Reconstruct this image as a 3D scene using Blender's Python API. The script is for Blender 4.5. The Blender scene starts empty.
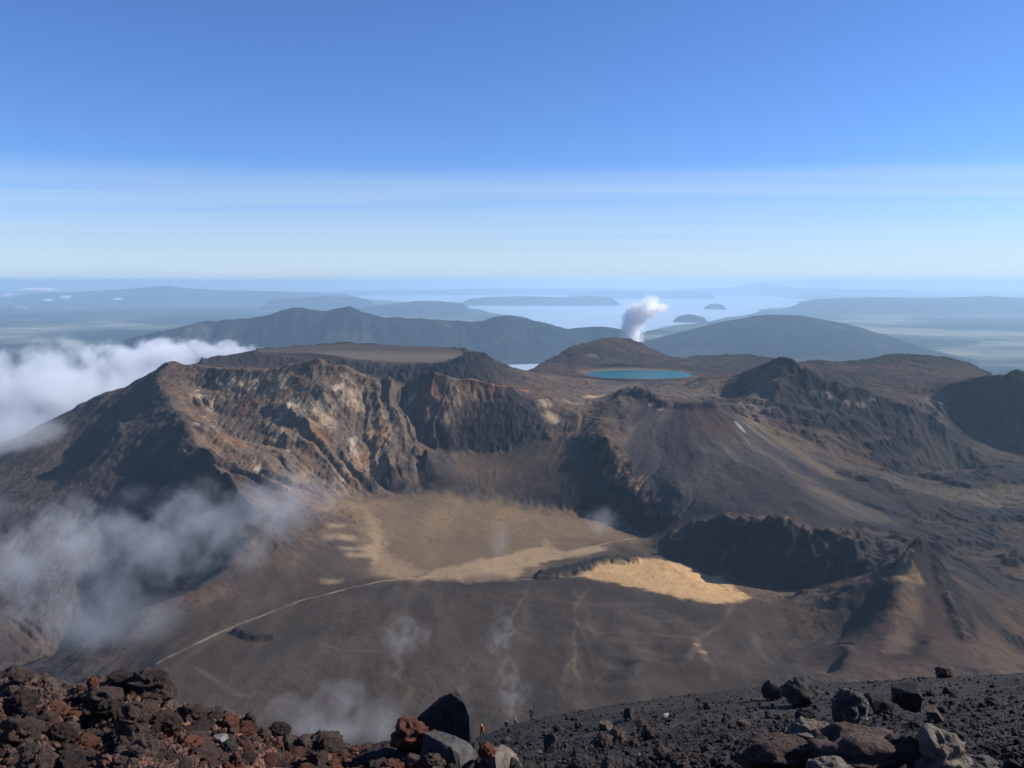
import bpy, bmesh, math, random
import numpy as np
from mathutils import Vector, Matrix

random.seed(11)
RNG = np.random.default_rng(11)
SC = bpy.context.scene
COL = SC.collection

# ------------------------------------------------------------------ camera geometry
F, CX, CY, Y0 = 880.0, 512.0, 384.0, 282.0
PITCH = math.atan((CY - Y0) / F)
CP, SP = math.cos(PITCH), math.sin(PITCH)

def ray(px, py):
    """direction through a pixel, scaled so that its forward (y) component is 1"""
    u = (np.asarray(px, float) - CX) / F
    v = (CY - np.asarray(py, float)) / F
    y = CP + v * SP
    return u / y, (-SP + v * CP) / y

def at(px, py, d):
    a, b = ray(px, py)
    return a * d, d, b * d

def project(x, y, z):
    f = y * CP - z * SP
    return CX + F * x / f, CY - F * (y * SP + z * CP) / f

# ------------------------------------------------------------------ helpers
def tag(o, label=None, cat=None, group=None, kind=None):
    if label: o['label'] = label
    if cat: o['category'] = cat
    if group: o['group'] = group
    if kind: o['kind'] = kind
    return o

def link(name, me, mat=None, parent=None):
    o = bpy.data.objects.new(name, me)
    COL.objects.link(o)
    if mat is not None:
        me.materials.append(mat)
    if parent is not None:
        o.parent = parent
    return o

def np_mesh(name, co, quads, smooth=True, colors=None, extra=None):
    me = bpy.data.meshes.new(name)
    co = np.ascontiguousarray(co, np.float32)
    k = quads.shape[1]
    me.vertices.add(len(co)); me.vertices.foreach_set('co', co.ravel())
    me.loops.add(quads.size); me.loops.foreach_set('vertex_index', np.ascontiguousarray(quads, np.int32).ravel())
    me.polygons.add(len(quads))
    me.polygons.foreach_set('loop_start', np.arange(0, quads.size, k, dtype=np.int32))
    me.polygons.foreach_set('use_smooth', np.full(len(quads), smooth))
    if colors is not None:
        a = me.attributes.new('tint', 'FLOAT_COLOR', 'POINT')
        c = np.ones((len(co), 4), np.float32); c[:, :3] = colors
        a.data.foreach_set('color', c.ravel())
    for n, v in (extra or {}).items():
        a = me.attributes.new(n, 'FLOAT', 'POINT')
        a.data.foreach_set('value', np.ascontiguousarray(v, np.float32).ravel())
    me.update(calc_edges=True)
    me.validate()
    return me

def grid_quads(nr, nc):
    i = np.arange(nr * nc).reshape(nr, nc)
    return np.stack([i[:-1, :-1], i[:-1, 1:], i[1:, 1:], i[1:, :-1]], -1).reshape(-1, 4)

def perlin(x, y, seed=0):
    rs = np.random.default_rng(seed)
    perm = rs.permutation(512).astype(np.int32)
    ang = rs.random(512) * 2 * np.pi
    gx, gy = np.cos(ang).astype(np.float32), np.sin(ang).astype(np.float32)
    x = np.asarray(x, np.float32); y = np.asarray(y, np.float32)
    xi, yi = np.floor(x), np.floor(y)
    fx, fy = (x - xi).astype(np.float32), (y - yi).astype(np.float32)
    xi, yi = xi.astype(np.int32) & 511, yi.astype(np.int32) & 511
    def g(ix, iy, dx, dy):
        h = perm[(perm[ix & 511] + iy) & 511]
        return gx[h] * dx + gy[h] * dy
    u = fx * fx * fx * (fx * (fx * 6 - 15) + 10); v = fy * fy * fy * (fy * (fy * 6 - 15) + 10)
    a = g(xi, yi, fx, fy); b = g(xi + 1, yi, fx - 1, fy)
    c = g(xi, yi + 1, fx, fy - 1); d = g(xi + 1, yi + 1, fx - 1, fy - 1)
    return ((a + u * (b - a)) * (1 - v) + (c + u * (d - c)) * v) * 1.5

def fbm(x, y, wl, octs=5, seed=0, gain=.5, ridged=False):
    t = 0; a = 1; n = 0
    for k in range(octs):
        p = perlin(x / wl + 17.3 * k, y / wl - 9.1 * k, seed + k)
        if ridged: p = 1 - 2 * np.abs(p)
        t = t + a * p; n += a; a *= gain; wl *= .5
    return t / n

def sstep(a, b, x):
    t = np.clip((x - a) / (b - a), 0, 1)
    return t * t * (3 - 2 * t)

def mix(a, b, t):
    t = np.asarray(t)[..., None]
    return a * (1 - t) + np.asarray(b, float) * t

# ------------------------------------------------------------------ the volcanic massif: one height grid
CELL = 5.0
GX0, GX1, GY0, GY1 = -3400.0, 3500.0, 880.0, 6500.0
NX, NY = int((GX1 - GX0) / CELL) + 1, int((GY1 - GY0) / CELL) + 1
FLOOR_Z = -640.0
PLAIN_Z = -1550.0

LINES = [
 # western crest of the crater: peak, lip, down to the near end of the crater floor
 [(170,362,3300),(158,378,3150),(170,400,2850),(185,425,2620),(208,470,2320),(245,500,2090),(275,522,1970),(225,572,1780),(150,612,1640),(128,650,1530),(100,700,1350)],
 # outer skyline of the west flank
 [(170,362,3300),(150,375,3300),(125,388,3300),(100,398,3350),(60,418,3300),(30,432,3300),(0,445,3250),(-60,470,3200),(-200,520,3000),(-420,590,2900)],
 # west flank, falling to the valley
 [(118,423,2800),(122,452,2620),(146,498,2390),(172,545,2240),(188,582,2150),(130,642,1950),(70,667,1900),(10,692,1800)], [(105,440,3000),(60,480,2650),(30,520,2350)], [(-20,600,2050),(-40,680,1650)],
 [(-100,600,1900),(-300,700,1700)],
 # crest of the crater's back wall
 [(170,362,3300),(190,366,3250),(215,368,3150),(270,372,3050),(300,366,3020),(320,364,3000),(345,370,2980),(365,382,2950),(405,388,2950),(440,380,2900),(468,376,2900),(500,385,2880),(530,395,2900),(555,401,2930),(575,405,2950),(597,420,2760)],
 # cliff in the middle of the wall
 [(425,448,2640),(440,480,2500)],
 [(428,452,2690),(494,456,2690),(527,446,2700),(567,436,2720)],
 # foot of the wall
 [(300,490,2430),(345,497,2440),(385,499,2440),(440,492,2480),(500,502,2450),(560,512,2410),(600,522,2360)],
 # the spur below the red crater
 [(597,420,2740),(605,440,2570),(622,470,2455),(632,486,2375),(642,499,2310),(655,514,2240),(668,524,2170)],
 [(596,494,2430),(618,521,2310),(648,541,2190)],
 # red crater rim
 [(597,420,2760),(612,405,2850),(622,393,2940),(632,391,2950),(650,400,2900),(665,409,2850),(690,407,2800),(714,405,2780),(728,415,2720)],
 # scoria slope
 [(700,450,2500),(760,470,2350)], [(728,415,2720),(745,430,2640)], [(800,500,2150),(860,535,2050)], [(660,450,2560),(680,490,2260)],
 [(760,425,2900),(800,450,2750),(850,480,2550),(900,510,2400),(940,540,2200),(1000,580,1950)],
 [(735,418,3000),(760,425,2900)],
 # cliff on the east side of the crater floor
 [(684,524,2080),(705,520,2040),(740,521,2000),(775,526,1950),(800,533,1920),(830,546,1890),(860,554,1860),(878,563,1830),(886,575,1790)],
 [(684,548,2090),(700,564,1975),(725,582,1890),(760,597,1835),(800,604,1810),(850,592,1790)],
 # flats on the right
 [(900,480,2800),(960,472,3000),(1024,480,2900),(1150,490,2850)], [(960,520,2450),(1024,530,2350),(1150,560,2200)],
 # the small crag cone
 [(922,544,1700),(912,556,1680),(903,569,1650),(880,578,1645),(853,588,1640),(830,616,1600),(800,649,1530)],
 [(878,608,1605),(850,631,1575),(825,649,1530)],
 [(903,580,1615),(890,612,1540),(868,637,1480),(850,655,1430),(828,678,1370)],
 [(926,605,1570),(915,650,1430)],
 [(922,544,1700),(932,560,1690),(945,590,1620),(965,640,1480),(985,672,1380)],
 [(960,580,1750),(1024,610,1720),(1100,640,1650)], [(1024,665,1540),(1100,700,1450)],
 [(930,640,1430),(925,680,1320)], [(850,640,1440),(840,690,1300)],
 [(760,640,1560),(775,665,1460)], [(905,556,1850),(940,552,1900)],
 # central ridge
 [(700,377,3600),(740,373,3500),(765,366,3350),(778,363,3270),(785,361,3250),(800,371,3200),(830,388,3150),(850,391,3150),(880,398,3150),(910,407,3100),(930,415,3100),(945,430,3050)],
 [(785,361,3250),(781,385,3150),(771,408,3040),(762,425,2930)],
 [(797,400,3110),(820,412,3080),(870,424,3045),(925,433,3035)], [(800,440,2880),(850,466,2720),(900,468,2850)],
 [(850,391,3150),(838,418,3040),(842,440,2900)],
 [(745,402,3200),(720,398,3300)],
 # rounded hill on the right, behind
 [(800,362,4250),(855,361,4300),(880,357,4350),(905,355,4400),(940,358,4400),(970,365,4300),(1000,379,4200),(1040,392,4100),(1150,420,4000)],
 [(850,387,3700),(900,394,3600),(940,398,3550)],
 # dark cliff at the right edge
 [(940,392,3560),(955,386,3500),(980,382,3450),(1024,378,3400),(1100,372,3300),(1250,380,3200)],
 [(950,412,3400),(962,435,3330),(990,456,3200),(1024,462,3130),(1100,468,3080),(1250,480,3050)],
 # flat-topped plateau at the back left
 [(250,351,4350),(270,349,4700),(300,346,4900),(345,343.5,4950),(400,346,4900),(465,349,4500)],
 [(200,361,3850),(225,357,3930),(260,352,3960),(310,353,4000),(345,358,3950),(400,362,3950),(440,362,3920),(460,357,3900),(468,350,3930),(480,351,3950),(500,362,3980),(520,371,4020),(535,374,4200)],
 [(205,375,3650),(260,386,3740),(330,398,3780),(420,405,3740),(480,400,3720),(510,394,3700)],
 # central crater flats
 [(545,392,3500),(560,398,3500),(600,396,3500)], [(560,392,3800),(620,392,3850),(700,393,3800)], [(580,388,4150),(640,388,4200),(700,386,4150)],
 # lake rim and the hill behind
 [(575,377.5,4640),(590,380.5,4530),(640,382,4500),(690,380.5,4530),(705,377,4640)],
 [(535,374,4200),(530,372.5,4800),(545,362,5200),(565,351,5400),(580,345,5500),(600,340,5600),(615,338.5,5650),(630,340,5700),(645,346,5700),(660,354,5600),(680,362,5400),(700,368,5200),(722,373,4900)],
 [(590,350,5400),(605,358,5250)],
 [(690,357,5700),(740,355,5750),(790,360,5600)],
]
WALL_TOP = [(190,366,3250),(215,368,3150),(270,372,3050),(320,364,3000),(345,370,2980),(365,382,2950),(405,388,2950),(432,383,2920)]
WALL_FOOT = [(228,478,2500),(245,484,2470),(272,490,2440),(305,493,2430),(345,498,2440),(385,500,2440),(415,496,2460),(440,490,2490)]
for t_, sag in ((.22, -14), (.45, -22), (.7, -18)):
    row = []
    for p_, q_ in zip(WALL_TOP, WALL_FOOT):
        a_, b_ = np.array(at(*p_)), np.array(at(*q_))
        c_ = a_ + (b_ - a_) * t_; c_[2] += sag; row.append(tuple(c_))
    ROWS = globals().setdefault('ROWS', []); ROWS.append(row)
ZLINES = [  # x, y, z
 [(at(478,374,4600)), (at(500,380,4900)), (at(512,400,5300)), (at(500,430,6000))],
 [(-3400,880,-1150),(-3400,3000,-1050),(-3400,5000,-1300),(-3400,6500,-1450)],
 [(-3400,6500,-1450),(0,6500,-1150),(1500,6500,-1100),(3500,6500,-1250)],
 [(3500,880,-950),(3500,2800,-900),(3500,5000,-1100),(3500,6500,-1250)],
 [(-2900,4500,-1200),(-2200,5400,-1200),(-800,6200,-1050)],
 [(-2600,1000,-1050),(-2200,1900,-980)],
]
cone_r = 0.60
ZLINES += ROWS
for az in (-70, -55, -40, -25, -10, 0, 10, 25, 40, 55, 70):
    a = math.radians(az)
    ZLINES.append([(r * math.sin(a), r * math.cos(a), -0.585 * r) for r in (890, 950, 1020)])
FLOOR_POLY = [(150,690),(165,645),(262,602),(332,582),(374,570),(380,548),(430,543),(540,547),(640,541),(676,552),(690,575),(705,602),(745,612),(752,640),(735,690)]

def dense(pts, step=2.5):
    out = []
    for p, q in zip(pts[:-1], pts[1:]):
        p, q = np.array(p, float), np.array(q, float)
        n = max(2, int(np.linalg.norm((q - p)[:2]) / step))
        out.append(p + (q - p) * np.linspace(0, 1, n, endpoint=False)[:, None])
    out.append(np.array(pts[-1], float)[None])
    return np.concatenate(out)

CON = [dense([at(*p) for p in l]) for l in LINES] + [dense(l) for l in ZLINES]
def plane_hit(px, py, z):
    a, b = ray(px, py); d = z / b
    return a * d, d
floor_xy = np.array([plane_hit(px, py, FLOOR_Z) for px, py in FLOOR_POLY])
floor_xy = np.concatenate([floor_xy, [[300, 1130], [-380, 1130]]])
CON = np.concatenate(CON)

def in_poly(x, y, poly):
    r = np.zeros(x.shape, bool); n = len(poly)
    for i in range(n):
        x1, y1 = poly[i]; x2, y2 = poly[(i + 1) % n]
        if y1 == y2: continue
        c = ((y1 > y) != (y2 > y)) & (x < (x2 - x1) * (y - y1) / (y2 - y1) + x1)
        r ^= c
    return r

def poly_dist(x, y, poly, closed=True):
    d = np.full(x.shape, 1e18)
    n = len(poly)
    for i in range(n if closed else n - 1):
        x1, y1 = poly[i]; x2, y2 = poly[(i + 1) % n]
        ex, ey = x2 - x1, y2 - y1
        t = np.clip(((x - x1) * ex + (y - y1) * ey) / max(ex * ex + ey * ey, 1e-9), 0, 1)
        d = np.minimum(d, (x - x1 - t * ex) ** 2 + (y - y1 - t * ey) ** 2)
    return np.sqrt(d)

def solve():
    H = None
    for cell in (160.0, 80.0, 40.0, 20.0, 10.0, 5.0):
        nx, ny = int((GX1 - GX0) / cell) + 1, int((GY1 - GY0) / cell) + 1
        ix = np.rint((CON[:, 0] - GX0) / cell).astype(int); iy = np.rint((CON[:, 1] - GY0) / cell).astype(int)
        ok = (ix >= 0) & (iy >= 0) & (ix < nx) & (iy < ny)
        s = np.zeros((ny, nx)); n = np.zeros((ny, nx))
        np.add.at(s, (iy[ok], ix[ok]), CON[ok, 2]); np.add.at(n, (iy[ok], ix[ok]), 1)
        gx, gy = np.meshgrid(GX0 + cell * np.arange(nx), GY0 + cell * np.arange(ny))
        inf = in_poly(gx, gy, floor_xy)
        fixed = (n > 0) | inf
        val = np.where(n > 0, s / np.maximum(n, 1), FLOOR_Z)
        if H is None:
            H = np.full((ny, nx), -800.0)
        else:
            sy = np.linspace(0, H.shape[0] - 1, ny); sx = np.linspace(0, H.shape[1] - 1, nx)
            H = bil(H, sx[None, :], sy[:, None])
        it = 500 if cell > 60 else (220 if cell > 15 else 70)
        for _ in range(it):
            H[fixed] = val[fixed]
            Pd = np.pad(H, 1, mode='edge')
            H = .25 * (Pd[:-2, 1:-1] + Pd[2:, 1:-1] + Pd[1:-1, :-2] + Pd[1:-1, 2:])
        H[fixed] = val[fixed]
    return H

def bil(A, sx, sy):
    sx = np.clip(sx, 0, A.shape[1] - 1.001); sy = np.clip(sy, 0, A.shape[0] - 1.001)
    ix, iy = sx.astype(np.int64), sy.astype(np.int64)
    fx, fy = sx - ix, sy - iy
    a = A[iy, ix]; b = A[iy, ix + 1]; c = A[iy + 1, ix]; d = A[iy + 1, ix + 1]
    return (a + (b - a) * fx) * (1 - fy) + (c + (d - c) * fx) * fy

def blur(A, n=1):
    for _ in range(n):
        Pd = np.pad(A, 1, mode='edge')
        A = (Pd[:-2, 1:-1] + 2 * A + Pd[2:, 1:-1]) / 4
        Pd = np.pad(A, 1, mode='edge')
        A = (Pd[1:-1, :-2] + 2 * A + Pd[1:-1, 2:]) / 4
    return A

H = solve()
GXX, GYY = np.meshgrid(GX0 + CELL * np.arange(NX), GY0 + CELL * np.arange(NY))
in_floor = in_poly(GXX, GYY, floor_xy)
floor_d = np.where(in_floor, 0, poly_dist(GXX, GYY, floor_xy))
rug = sstep(20, 160, floor_d)                                   # 0 on the crater floor, 1 on the walls
scoria_xy = np.array([at(*p)[:2] for p in [(640,405,2850),(728,408,2760),(800,450,2750),(900,508,2400),(930,545,2150),(870,552,1900),(800,530,1950),(700,515,2100),(660,505,2260),(622,455,2560)]])
in_scoria = in_poly(GXX, GYY, scoria_xy)
scoria_m = blur(in_scoria.astype(float), 8)
plat_xy = np.array([at(*p)[:2] for p in [(260,357,3950),(460,357,3920),(465,349,4500),(400,346,4900),(300,346,4900),(250,351,4400)]])
plat_m = blur(in_poly(GXX, GYY, plat_xy).astype(float), 6)
LAKE_C, LAKE_R = (at(640, 376, 4740)[0], 4775.0), (295.0, 235.0)
def lake_dist(x, y): return np.hypot((x - LAKE_C[0]) / LAKE_R[0], (y - LAKE_C[1]) / LAKE_R[1]) * (1 + .13 * fbm(x, y, 260, 4, 13))
lake_q = lake_dist(GXX, GYY)
LAKE_Z = -500.0
cone_xy = np.array([at(*q)[:2] for q in [(905,540,1760),(945,545,1780),(1010,610,1700),(1000,690,1400),(880,720,1250),(800,690,1380),(795,645,1560),(850,585,1680)]])
cone_z = blur(in_poly(GXX, GYY, cone_xy).astype(float), 25)
fan_xy = np.array([at(*q)[:2] for q in [(345,499,2430),(385,501,2430),(428,470,2600),(440,456,2680),(494,458,2680),(527,448,2690),(567,440,2700),(592,470,2540),(600,505,2390),(640,540,2190),(560,560,2050),(370,560,2050)]])
fan_z = blur(in_poly(GXX, GYY, fan_xy).astype(float), 20)
rug = rug * (1 - .72 * fan_z) * (1 - .72 * cone_z) * (1 - .75 * scoria_m) * (1 - .85 * plat_m) * sstep(1.0, 1.5, lake_q)
H = blur(H, 3)
H += rug * (fbm(GXX, GYY, 520, 5, 3) * 24 + fbm(GXX, GYY, 190, 5, 21, .55, ridged=True) * 11) + (1 - rug) * (fbm(GXX, GYY, 240, 5, 40) * 5.0 + fbm(GXX, GYY, 110, 3, 41, ridged=True) * 1.6 * (GYY < 2000))

# ribs and gullies running down the crater wall
TH = np.arctan2(GXX + 150, GYY - 2030); RD = np.hypot(GXX + 150, GYY - 2030)
th_w = TH + .10 * fbm(GXX, GYY, 260, 3, 51)
def rib(f, seed): return 1 - 2 * np.abs(perlin(th_w * f, RD / 1500, seed))
wall_env = sstep(380, 560, RD) * (1 - sstep(900, 1080, RD)) * sstep(-1.45, -1.15, TH) * (1 - sstep(-.10, .08, TH)) * rug
H += wall_env * (rib(5.5, 52) * 24 + rib(14, 53) * 9)
r_env = np.exp(-((GXX - 1050) / 420) ** 2 - ((GYY - 3050) / 240) ** 2)      # broken buttresses of the central ridge
H += r_env * (fbm(GXX, GYY, 150, 4, 56, .6, ridged=True) * 22)
k_env = blur(poly_dist(GXX, GYY, [at(*q)[:2] for q in [(622,393,2940),(632,391,2950),(650,399,2900),(664,408,2850)]], False) < 26, 1) if False else sstep(34, 6, poly_dist(GXX, GYY, [at(*q)[:2] for q in [(622,393,2940),(632,391,2950),(650,399,2900),(664,408,2850)]], False))
c_env = sstep(36, 3, poly_dist(GXX, GYY, [at(*q)[:2] for q in [(908,562,1650),(922,544,1700),(934,564,1690)]], False))
c_env2 = sstep(24, 3, poly_dist(GXX, GYY, [at(*q)[:2] for q in [(934,562,1690),(946,590,1620),(966,640,1480)]], False))
cl_env = sstep(110, 15, poly_dist(GXX, GYY, [at(*q)[:2] for q in [(684,524,2080),(705,520,2040),(740,521,2000),(775,526,1950),(800,533,1920),(830,546,1890),(860,554,1860),(886,575,1790)]], False))
cd_ = poly_dist(GXX, GYY, [at(*q)[:2] for q in [(700,564,1975),(725,582,1890),(760,597,1835),(800,604,1810),(850,592,1790)]], False)
H += sstep(170, 20, cd_) * (fbm(GXX, GYY, 95, 4, 49, .6, ridged=True) * 9 + fbm(GXX, GYY, 260, 3, 48) * 16)
kx_, ky_ = at(853, 605, 1600)[:2]
H += np.exp(-((GXX - kx_) / 75) ** 2 - ((GYY - ky_) / 60) ** 2) * (fbm(GXX, GYY, 55, 4, 46, .6, ridged=True) * 9)
H += sstep(150, 30, poly_dist(GXX, GYY, [at(*q)[:2] for q in [(684,524,2080),(720,520,2020)]], False)) * (-16 + 14 * fbm(GXX, GYY, 120, 4, 47))
H += cl_env * (fbm(GXX, GYY, 210, 5, 50, .62, ridged=True) * 34 - 8)
H += np.maximum(c_env * (fbm(GXX, GYY, 36, 4, 59, .6, ridged=True) * 12 + 12), c_env2 * (fbm(GXX, GYY, 36, 4, 59, .6, ridged=True) * 7 + 4))
e_env = np.exp(-((GXX - 1900) / 420) ** 2 - ((GYY - 3380) / 200) ** 2)
H += e_env * (fbm(GXX, GYY, 210, 5, 54, .6, ridged=True) * 26 - 4)
flat_env = sstep(650, 1000, GXX - .1 * (GYY - 2200)) * (1 - sstep(2950, 3150, GYY)) * sstep(1700, 1950, GYY)
lobe = fbm(GXX * .55, GYY, 230, 5, 55, .6)
H += flat_env * sstep(.02, .16, lobe) * 12
H += k_env * (14 + 8 * fbm(GXX, GYY, 40, 3, 57))
hx_, hy_ = plane_hit(648, 645, FLOOR_Z)
h_env = np.exp(-((GXX - hx_) / 170) ** 2 - ((GYY - hy_) / 150) ** 2)
H += h_env * fbm(GXX, GYY, 130, 3, 58) * 16
for px_, py_, rx_, ry_, dz_ in ((620,663,24,16,-9),(603,677,22,18,-8),(585,672,14,40,-4),(640,648,90,14,6),(690,668,60,20,7),(625,690,50,20,6),(700,622,70,30,-5)):
    qx_, qy_ = plane_hit(px_, py_, FLOOR_Z)
    H += dz_ * np.exp(-((GXX - qx_) / rx_) ** 2 - ((GYY - qy_) / ry_) ** 2)

# rain: droplets run down the grid together and cut gullies
def erode(H, n, steps, seed, ero, cap_k=.22):
    rs = np.random.default_rng(seed)
    h = H / CELL
    ny, nx = h.shape
    flow = np.zeros_like(h)
    x = rs.uniform(2, nx - 3, n); y = rs.uniform(2, ny - 3, n)
    keep = rs.random(n) < .35 + .65 * bil(ero, x, y)
    x, y = x[keep], y[keep]; n = len(x)
    dx = np.zeros(n); dy = np.zeros(n); sp = np.ones(n); w = np.ones(n); sed = np.zeros(n)
    for s in range(steps):
        ix, iy = x.astype(np.int64), y.astype(np.int64); fx, fy = x - ix, y - iy
        a = h[iy, ix]; b = h[iy, ix + 1]; c = h[iy + 1, ix]; d = h[iy + 1, ix + 1]
        gx = (b - a) * (1 - fy) + (d - c) * fy; gy = (c - a) * (1 - fx) + (d - b) * fx
        h0 = (a + (b - a) * fx) * (1 - fy) + (c + (d - c) * fx) * fy
        dx = dx * .25 - gx * .75; dy = dy * .25 - gy * .75
        L = np.hypot(dx, dy) + 1e-9; dx /= L; dy /= L
        x2 = np.clip(x + dx, 1, nx - 3); y2 = np.clip(y + dy, 1, ny - 3)
        dh = bil(h, x2, y2) - h0
        cap = np.maximum(-dh, .01) * sp * w * cap_k
        up = dh > 0
        dep = np.where(up, np.minimum(dh, sed), np.maximum((sed - cap) * .3, 0))
        er = np.where(up | (sed > cap), 0, np.minimum((cap - sed) * .3, -dh * .5)) * bil(ero, x, y)
        amt = dep - er
        sed = sed - amt
        idx = iy * nx + ix
        wts = ((1 - fx) * (1 - fy), fx * (1 - fy), (1 - fx) * fy, fx * fy)
        for o, wt in zip((0, 1, nx, nx + 1), wts):
            np.add.at(h.reshape(-1), idx + o, amt * wt)
            np.add.at(flow.reshape(-1), idx + o, wt * w)
        sp = np.sqrt(np.maximum(sp * sp - dh * 4, 0.05)); sp = np.minimum(sp, 4); w *= .985
        x, y = x2, y2
    return h * CELL, flow

FLOW = 0
ero_map = np.clip(.12 + .95 * rug, 0, 1) * (1 - .85 * sstep(0, .3, cl_env))
H_keep = H.copy()
for k in range(6):
    H, fl = erode(H, 70000, 80, 100 + k, ero_map)
    FLOW = FLOW + fl
    H = np.where(in_floor & (lake_q > 2), H * .6 + H_keep * .4, H)
H = H - .45 * (blur(H, 16) - H) * rug                        # sharpen the cut gullies a little
# basin of the lake
H = np.where(lake_q < 1.0, LAKE_Z - 22 * (1 - lake_q), H)
edge = (lake_q >= 1) & (lake_q < 1.25)
H = np.where(edge, np.maximum(np.minimum(H, LAKE_Z + 1 + 60 * (lake_q - 1)), LAKE_Z + 1 + 10 * (lake_q - 1)), H)
FLOW = blur(np.log1p(FLOW), 1)
FLOW /= FLOW.max()
gy_, gx_ = np.gradient(blur(H, 5), CELL)
SLOPE = np.hypot(gx_, gy_)
CURV = H - blur(H, 30)

def gsample(A, x, y):
    return bil(A, (x - GX0) / CELL, (y - GY0) / CELL)

def ground_hit(px, py, d0=1150.0, d1=7400.0):
    """first point of the massif seen through a pixel"""
    a, b = ray(px, py)
    d = np.arange(d0, d1, 4.0)
    hit = np.nonzero(gsample(H, a * d, d) >= b * d)[0]
    i = hit[0] if len(hit) else len(d) - 1
    return float(a * d[i]), float(d[i])

def gpoly(pts, **k):
    return np.array([ground_hit(px, py, **k) for px, py in pts])
# ------------------------------------------------------------------ node helpers
def new_mat(name):
    m = bpy.data.materials.new(name); m.use_nodes = True
    nt = m.node_tree; nt.nodes.clear()
    out = nt.nodes.new('ShaderNodeOutputMaterial')
    return m, nt, out

def N(nt, t, **kw):
    n = nt.nodes.new(t)
    for k, v in kw.items():
        if k.startswith('i_'):
            key = k[2:]
            key = int(key) if key.isdigit() else key
            n.inputs[key].default_value = v
        else:
            setattr(n, k, v)
    return n

def coords(nt, scale=(1, 1, 1), loc=(0, 0, 0), kind='Object'):
    tc = N(nt, 'ShaderNodeTexCoord'); mp = N(nt, 'ShaderNodeMapping')
    mp.inputs['Scale'].default_value = scale; mp.inputs['Location'].default_value = loc
    nt.links.new(tc.outputs[kind], mp.inputs['Vector'])
    return mp.outputs['Vector']

def noise(nt, vec, scale, detail=6, rough=.6, dist=0.0):
    n = N(nt, 'ShaderNodeTexNoise', noise_dimensions='3D')
    n.inputs['Scale'].default_value = scale; n.inputs['Detail'].default_value = detail
    n.inputs['Roughness'].default_value = rough; n.inputs['Distortion'].default_value = dist
    nt.links.new(vec, n.inputs['Vector'])
    return n.outputs['Fac']

def ramp(nt, fac, stops):
    r = N(nt, 'ShaderNodeValToRGB'); e = r.color_ramp.elements
    while len(e) < len(stops): e.new(.5)
    for el, (p, c) in zip(e, stops):
        el.position = p; el.color = (*c, 1) if len(c) == 3 else c
    nt.links.new(fac, r.inputs['Fac'])
    return r.outputs['Color']

def math_(nt, op, a, b=None, c=None, clamp=False):
    n = N(nt, 'ShaderNodeMath', operation=op, use_clamp=clamp)
    for i, v in enumerate((a, b, c)):
        if v is None: continue
        if isinstance(v, (int, float)): n.inputs[i].default_value = v
        else: nt.links.new(v, n.inputs[i])
    return n.outputs[0]

def mixc(nt, blend, fac, a, b):
    n = N(nt, 'ShaderNodeMix', data_type='RGBA', blend_type=blend)
    for s, v in ((n.inputs[0], fac), (n.inputs[6], a), (n.inputs[7], b)):
        if isinstance(v, (int, float)): s.default_value = v
        elif isinstance(v, tuple): s.default_value = (*v, 1)
        else: nt.links.new(v, s)
    return n.outputs[2]

def rough_bsdf(nt, out, color, rough=.95, bump=None, strength=.5, distance=1.0, spec=.15):
    b = N(nt, 'ShaderNodeBsdfPrincipled')
    b.inputs['Roughness'].default_value = rough
    b.inputs['Specular IOR Level'].default_value = spec
    if isinstance(color, tuple): b.inputs['Base Color'].default_value = (*color, 1)
    else: nt.links.new(color, b.inputs['Base Color'])
    if bump is not None:
        bp = N(nt, 'ShaderNodeBump'); bp.inputs['Strength'].default_value = strength
        bp.inputs['Distance'].default_value = distance
        nt.links.new(bump, bp.inputs['Height']); nt.links.new(bp.outputs[0], b.inputs['Normal'])
    nt.links.new(b.outputs[0], out.inputs['Surface'])
    return b

# ------------------------------------------------------------------ materials of the land
def mat_massif():
    m, nt, out = new_mat('volcanic_ground')
    v = coords(nt)
    at_ = N(nt, 'ShaderNodeAttribute', attribute_name='tint')
    n1 = noise(nt, v, 1 / 26, 8, .68); n2 = noise(nt, v, 1 / 5.5, 5, .7)
    rk = N(nt, 'ShaderNodeAttribute', attribute_name='rocky').outputs['Fac']
    var = math_(nt, 'ADD', math_(nt, 'MULTIPLY', math_(nt, 'SUBTRACT', n1, .5), 1.5), math_(nt, 'MULTIPLY', math_(nt, 'SUBTRACT', n2, .5), 1.2))
    var = math_(nt, 'MULTIPLY_ADD', var, math_(nt, 'MULTIPLY_ADD', rk, .85, .25), 1.0)
    c = mixc(nt, 'MULTIPLY', 1.0, at_.outputs['Color'], var)
    h = math_(nt, 'MULTIPLY', math_(nt, 'ADD', math_(nt, 'MULTIPLY', n1, 3.0), n2), math_(nt, 'MULTIPLY_ADD', rk, .85, .15))
    rough_bsdf(nt, out, c, .97, h, .55, 4.0, .08)
    return m

def mat_plain():
    m, nt, out = new_mat('farmland_and_forest')
    v = coords(nt)
    a = noise(nt, v, 1 / 9000, 6, .6, .6); b = noise(nt, v, 1 / 1500, 5, .65)
    s = math_(nt, 'ADD', math_(nt, 'MULTIPLY', a, .7), math_(nt, 'MULTIPLY', b, .3))
    c = ramp(nt, s, [(.40, (.014, .022, .014)), (.48, (.026, .034, .022)), (.53, (.085, .095, .055)), (.60, (.22, .21, .15)), (.70, (.34, .32, .25))])
    rough_bsdf(nt, out, c, 1.0, None, spec=.0)
    return m

def mat_forest():
    m, nt, out = new_mat('bush_clad_slopes')
    v = coords(nt)
    a = noise(nt, v, 1 / 700, 7, .65, .4)
    c = ramp(nt, a, [(.35, (.006, .010, .011)), (.55, (.014, .019, .018)), (.66, (.055, .055, .04))])
    rough_bsdf(nt, out, c, 1.0, a, .6, 60.0, 0)
    return m

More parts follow.
